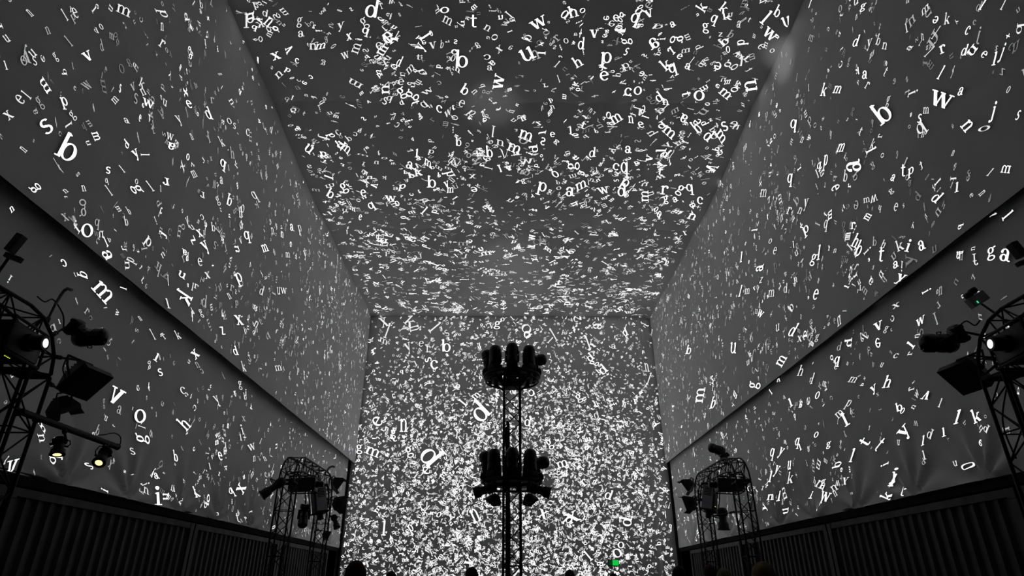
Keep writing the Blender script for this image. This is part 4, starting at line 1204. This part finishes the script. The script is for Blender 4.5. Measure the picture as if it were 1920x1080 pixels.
# ------------------------------------------------------------------ people: only the tops of their heads are in the picture
def body_mesh(name, phone=False):
    J = {  # joint: position, radius pair
        'pelvis': ((0, 0, .95), (.155, .115)), 'waist': ((0, 0, 1.10), (.135, .105)), 'chest': ((0, .01, 1.30), (.165, .12)), 'collar': ((0, 0, 1.44), (.11, .085)),
        'neck': ((0, .0, 1.50), (.055, .058)), 'skull0': ((0, .015, 1.565), (.062, .075)), 'skull1': ((0, .01, 1.645), (.076, .095)), 'skull2': ((0, .0, 1.705), (.062, .08)), }
    E = [('pelvis', 'waist'), ('waist', 'chest'), ('chest', 'collar'), ('collar', 'neck'), ('neck', 'skull0'), ('skull0', 'skull1'), ('skull1', 'skull2')]
    for s, e in ((-1, 'l'), (1, 'r')):
        J['sho' + e] = ((s * .18, 0, 1.40), (.062, .065)); E.append(('collar', 'sho' + e))
        if phone and s == 1:
            J['elb' + e] = ((.25, .20, 1.30), (.043, .043)); J['wri' + e] = ((.15, .36, 1.52), (.03, .026)); J['pal' + e] = ((.13, .38, 1.58), (.038, .02))
            fd = Vector((0, .012, .05)); ax = Vector((1, 0, 0))
        else:
            J['elb' + e] = ((s * .245, -.02, 1.12), (.043, .043)); J['wri' + e] = ((s * .26, .06, .88), (.03, .026)); J['pal' + e] = ((s * .262, .075, .81), (.02, .036))
            fd = Vector((0, .012, -.045)); ax = Vector((0, 1, 0))
        E += [('sho' + e, 'elb' + e), ('elb' + e, 'wri' + e), ('wri' + e, 'pal' + e)]
        pal = Vector(J['pal' + e][0])
        for k in range(4):
            ln = (.85, 1.0, .95, .75)[k]
            a = pal + ax * (-.027 + .018 * k) + fd * .5
            b = a + fd * ln * .8
            c = b + fd * ln * .6 + Vector((-s * .008, 0, 0))
            J[f'f{e}{k}a'] = (tuple(a), (.009, .009)); J[f'f{e}{k}b'] = (tuple(b), (.0085, .0085)); J[f'f{e}{k}c'] = (tuple(c), (.007, .007))
            E += [('pal' + e, f'f{e}{k}a'), (f'f{e}{k}a', f'f{e}{k}b'), (f'f{e}{k}b', f'f{e}{k}c')]
        a = pal + ax * .035 + fd * .1
        b = a + ax * .02 + fd * .6
        J[f't{e}a'] = (tuple(a), (.010, .010)); J[f't{e}b'] = (tuple(b), (.008, .008))
        E += [('pal' + e, f't{e}a'), (f't{e}a', f't{e}b')]
        J['hip' + e] = ((s * .095, 0, .88), (.095, .10)); J['kne' + e] = ((s * .105, .01, .49), (.058, .062)); J['cal' + e] = ((s * .107, -.02, .34), (.052, .058)); J['ank' + e] = ((s * .11, -.01, .09), (.036, .042)); J['toe' + e] = ((s * .125, .15, .035), (.042, .03))
        E += [('pelvis', 'hip' + e), ('hip' + e, 'kne' + e), ('kne' + e, 'cal' + e), ('cal' + e, 'ank' + e), ('ank' + e, 'toe' + e)]
    names = list(J)
    me = bpy.data.meshes.new(name + '_cage')
    me.from_pydata([J[n][0] for n in names], [(names.index(a), names.index(b)) for a, b in E], [])
    o = bpy.data.objects.new(name + '_cage', me)
    COL.objects.link(o)
    o.modifiers.new('skin', 'SKIN')
    if not me.skin_vertices: 
        bpy.context.view_layer.update()
    for i, n in enumerate(names):
        sv = me.skin_vertices[0].data[i]
        sv.radius = J[n][1]
        sv.use_root = (n == 'pelvis')
    sb = o.modifiers.new('sub', 'SUBSURF'); sb.levels = 2; sb.render_levels = 2
    dg = bpy.context.evaluated_depsgraph_get()
    ev = o.evaluated_get(dg)
    out = bpy.data.meshes.new_from_object(ev)
    out.name = name
    bpy.data.objects.remove(o)
    # face and ears: pull single regions of the head
    for v in out.vertices:
        c = v.co
        if 1.6 < c.z < 1.66 and c.y > .07 and abs(c.x) < .018: c.y += .022 * (1 - abs(c.z - 1.615) / .06)
    out.polygons.foreach_set('use_smooth', [True] * len(out.polygons))
    return out


PM = {False: body_mesh('person_body'), True: body_mesh('person_body_phone', True)}
M['skin'] = pmat('skin', (0.28, 0.17, 0.12), .6, 0, .1, 20)
for nm, c in (('hair_brown', (.045, .022, .014)), ('hair_dark', (.008, .007, .006)), ('hair_blond', (.22, .16, .075)), ('knit_pale', (.16, .15, .10)),
              ('cloth_black', (.012, .012, .014)), ('cloth_navy', (.015, .02, .04)), ('cloth_grey', (.06, .06, .06)), ('denim', (.025, .035, .07)), ('shoe', (.01, .01, .01)), ('eye', (.02, .02, .02))):
    M[nm] = pmat(nm, c, .8, 0, .3, 30, .3 if 'hair' in nm or 'knit' in nm else .05, 90, .2)


def person(x, y, h, rz, hair, cloth, label, phone=False, long=False):
    s = h / 1.79
    t = thing('person', label, 'person', (x, y, 0), Quaternion((0, 0, 1), rz))
    t.scale = (s, s, s)
    me = PM[phone].copy()
    for mm in ('skin', cloth, 'denim', 'shoe'): me.materials.append(M[mm])
    for p in me.polygons:
        c = p.center
        i = 1
        if c.z > 1.475 and abs(c.x) < .11 and c.y < .2: i = 0
        elif c.z < .10: i = 3
        elif c.z < 1.0 and abs(c.x) < .21: i = 2
        elif abs(c.x) > .21 and c.z < .87: i = 0
        elif phone and c.y > .33: i = 0
        p.material_index = i
    o = bpy.data.objects.new('body', me); COL.objects.link(o); o.parent = t
    # hair: a shell over crown and back of the head
    hb = MB()
    n, m = 18, 10
    vs, fs = [], []
    for i in range(m + 1):
        ph = PI * .5 * i / m * (1.25 if not long else 1.32)
        for k in range(n):
            a = 2 * PI * k / n
            back = max(0, -math.sin(a))
            f = max(0, math.sin(a))
            q = min(ph, PI * .5 * (0.80 + .45 * (1 - f)))
            r = math.sin(q)
            wob = 1 + .03 * math.sin(5 * a + i)
            z = 1.665 + .118 * math.cos(q) * wob - (.12 * max(0, q - 1.4) * back * (3 if long else 1))
            vs.append((.094 * r * math.cos(a) * wob, .005 + .116 * r * math.sin(a) * wob, z))
    for i in range(m):
        for k in range(n):
            fs.append((i * n + k, i * n + (k + 1) % n, (i + 1) * n + (k + 1) % n, (i + 1) * n + k))
    hb.add(vs, fs).build('hair' if 'hair' in hair else 'knit_cap', hair, t, True)
    for e in (-1, 1):
        MB().lathe([(.004, -.008), (.012, -.004), (.013, .004), (.004, .009)], 10, Matrix.Translation((e * .032, .098, 1.640)) @ Matrix.Rotation(-PI / 2, 4, 'X')).build('eye', 'eye', t)
        MB().lathe([(.006, -.03), (.016, -.015), (.018, .012), (.008, .03)], 10, Matrix.Translation((e * .088, 0, 1.63)) @ Matrix.Rotation(.15, 4, 'X'), .45, 1).build('ear', 'skin', t, True)
    MB().box((0, .093, 1.585), (.045, .012, .009), None, .003).build('mouth', 'skin', t)
    return t


def head_at(u, v, width, *a, **k):
    """standing person whose crown shows at pixel (u, v); distance from the usual width of a head"""
    zc = .19 * FPX / width
    d = ray(u, v)
    p = CAMP + d * zc
    return person(p.x, p.y, p.z, *a, **k)


head_at(669, 1049, 41, .1, 'hair_brown', 'cloth_black', 'person with brown hair watching the end screen from behind the others')
pb_ = head_at(734, 1070, 22, -.1, 'hair_dark', 'cloth_navy', 'person with dark hair holding up a phone', phone=True)
head_at(885, 1062, 25, .05, 'hair_dark', 'cloth_black', 'person with dark hair standing to one side of the mast')
head_at(1068, 1067, 18, 0, 'hair_dark', 'cloth_grey', 'person with dark hair standing beyond the mast')
head_at(1150, 1074, 17, 0, 'hair_dark', 'cloth_black', 'person with dark hair standing under the green exit sign')
head_at(1272, 1060, 27, -.1, 'hair_dark', 'cloth_navy', 'person with dark hair standing apart below the end of the container row')
head_at(1330, 1057, 25, -.1, 'hair_brown', 'cloth_black', 'person with dark brown hair beside the one in a pale cap')
head_at(1356, 1064, 29, -.1, 'knit_pale', 'cloth_grey', 'person in a pale knitted cap')
head_at(1428, 1051, 46, -.2, 'hair_blond', 'cloth_black', 'person with blond hair near the far right tower', long=True)
bpy.context.view_layer.update()
pw = pb_.matrix_world @ Vector((.13, .415, 1.63))
ph = thing('smartphone', 'smartphone with a pale lit screen held up by a person', 'phone', pw, Quaternion((0, 0, 1), -.1))
bpy.context.view_layer.update()
MB().box((0, 0, 0), (.075, .009, .15), None, .004).build('case', 'gloss', ph)
MB().box((0, -.005, 0), (.068, .002, .138)).build('display', 'phone', ph)
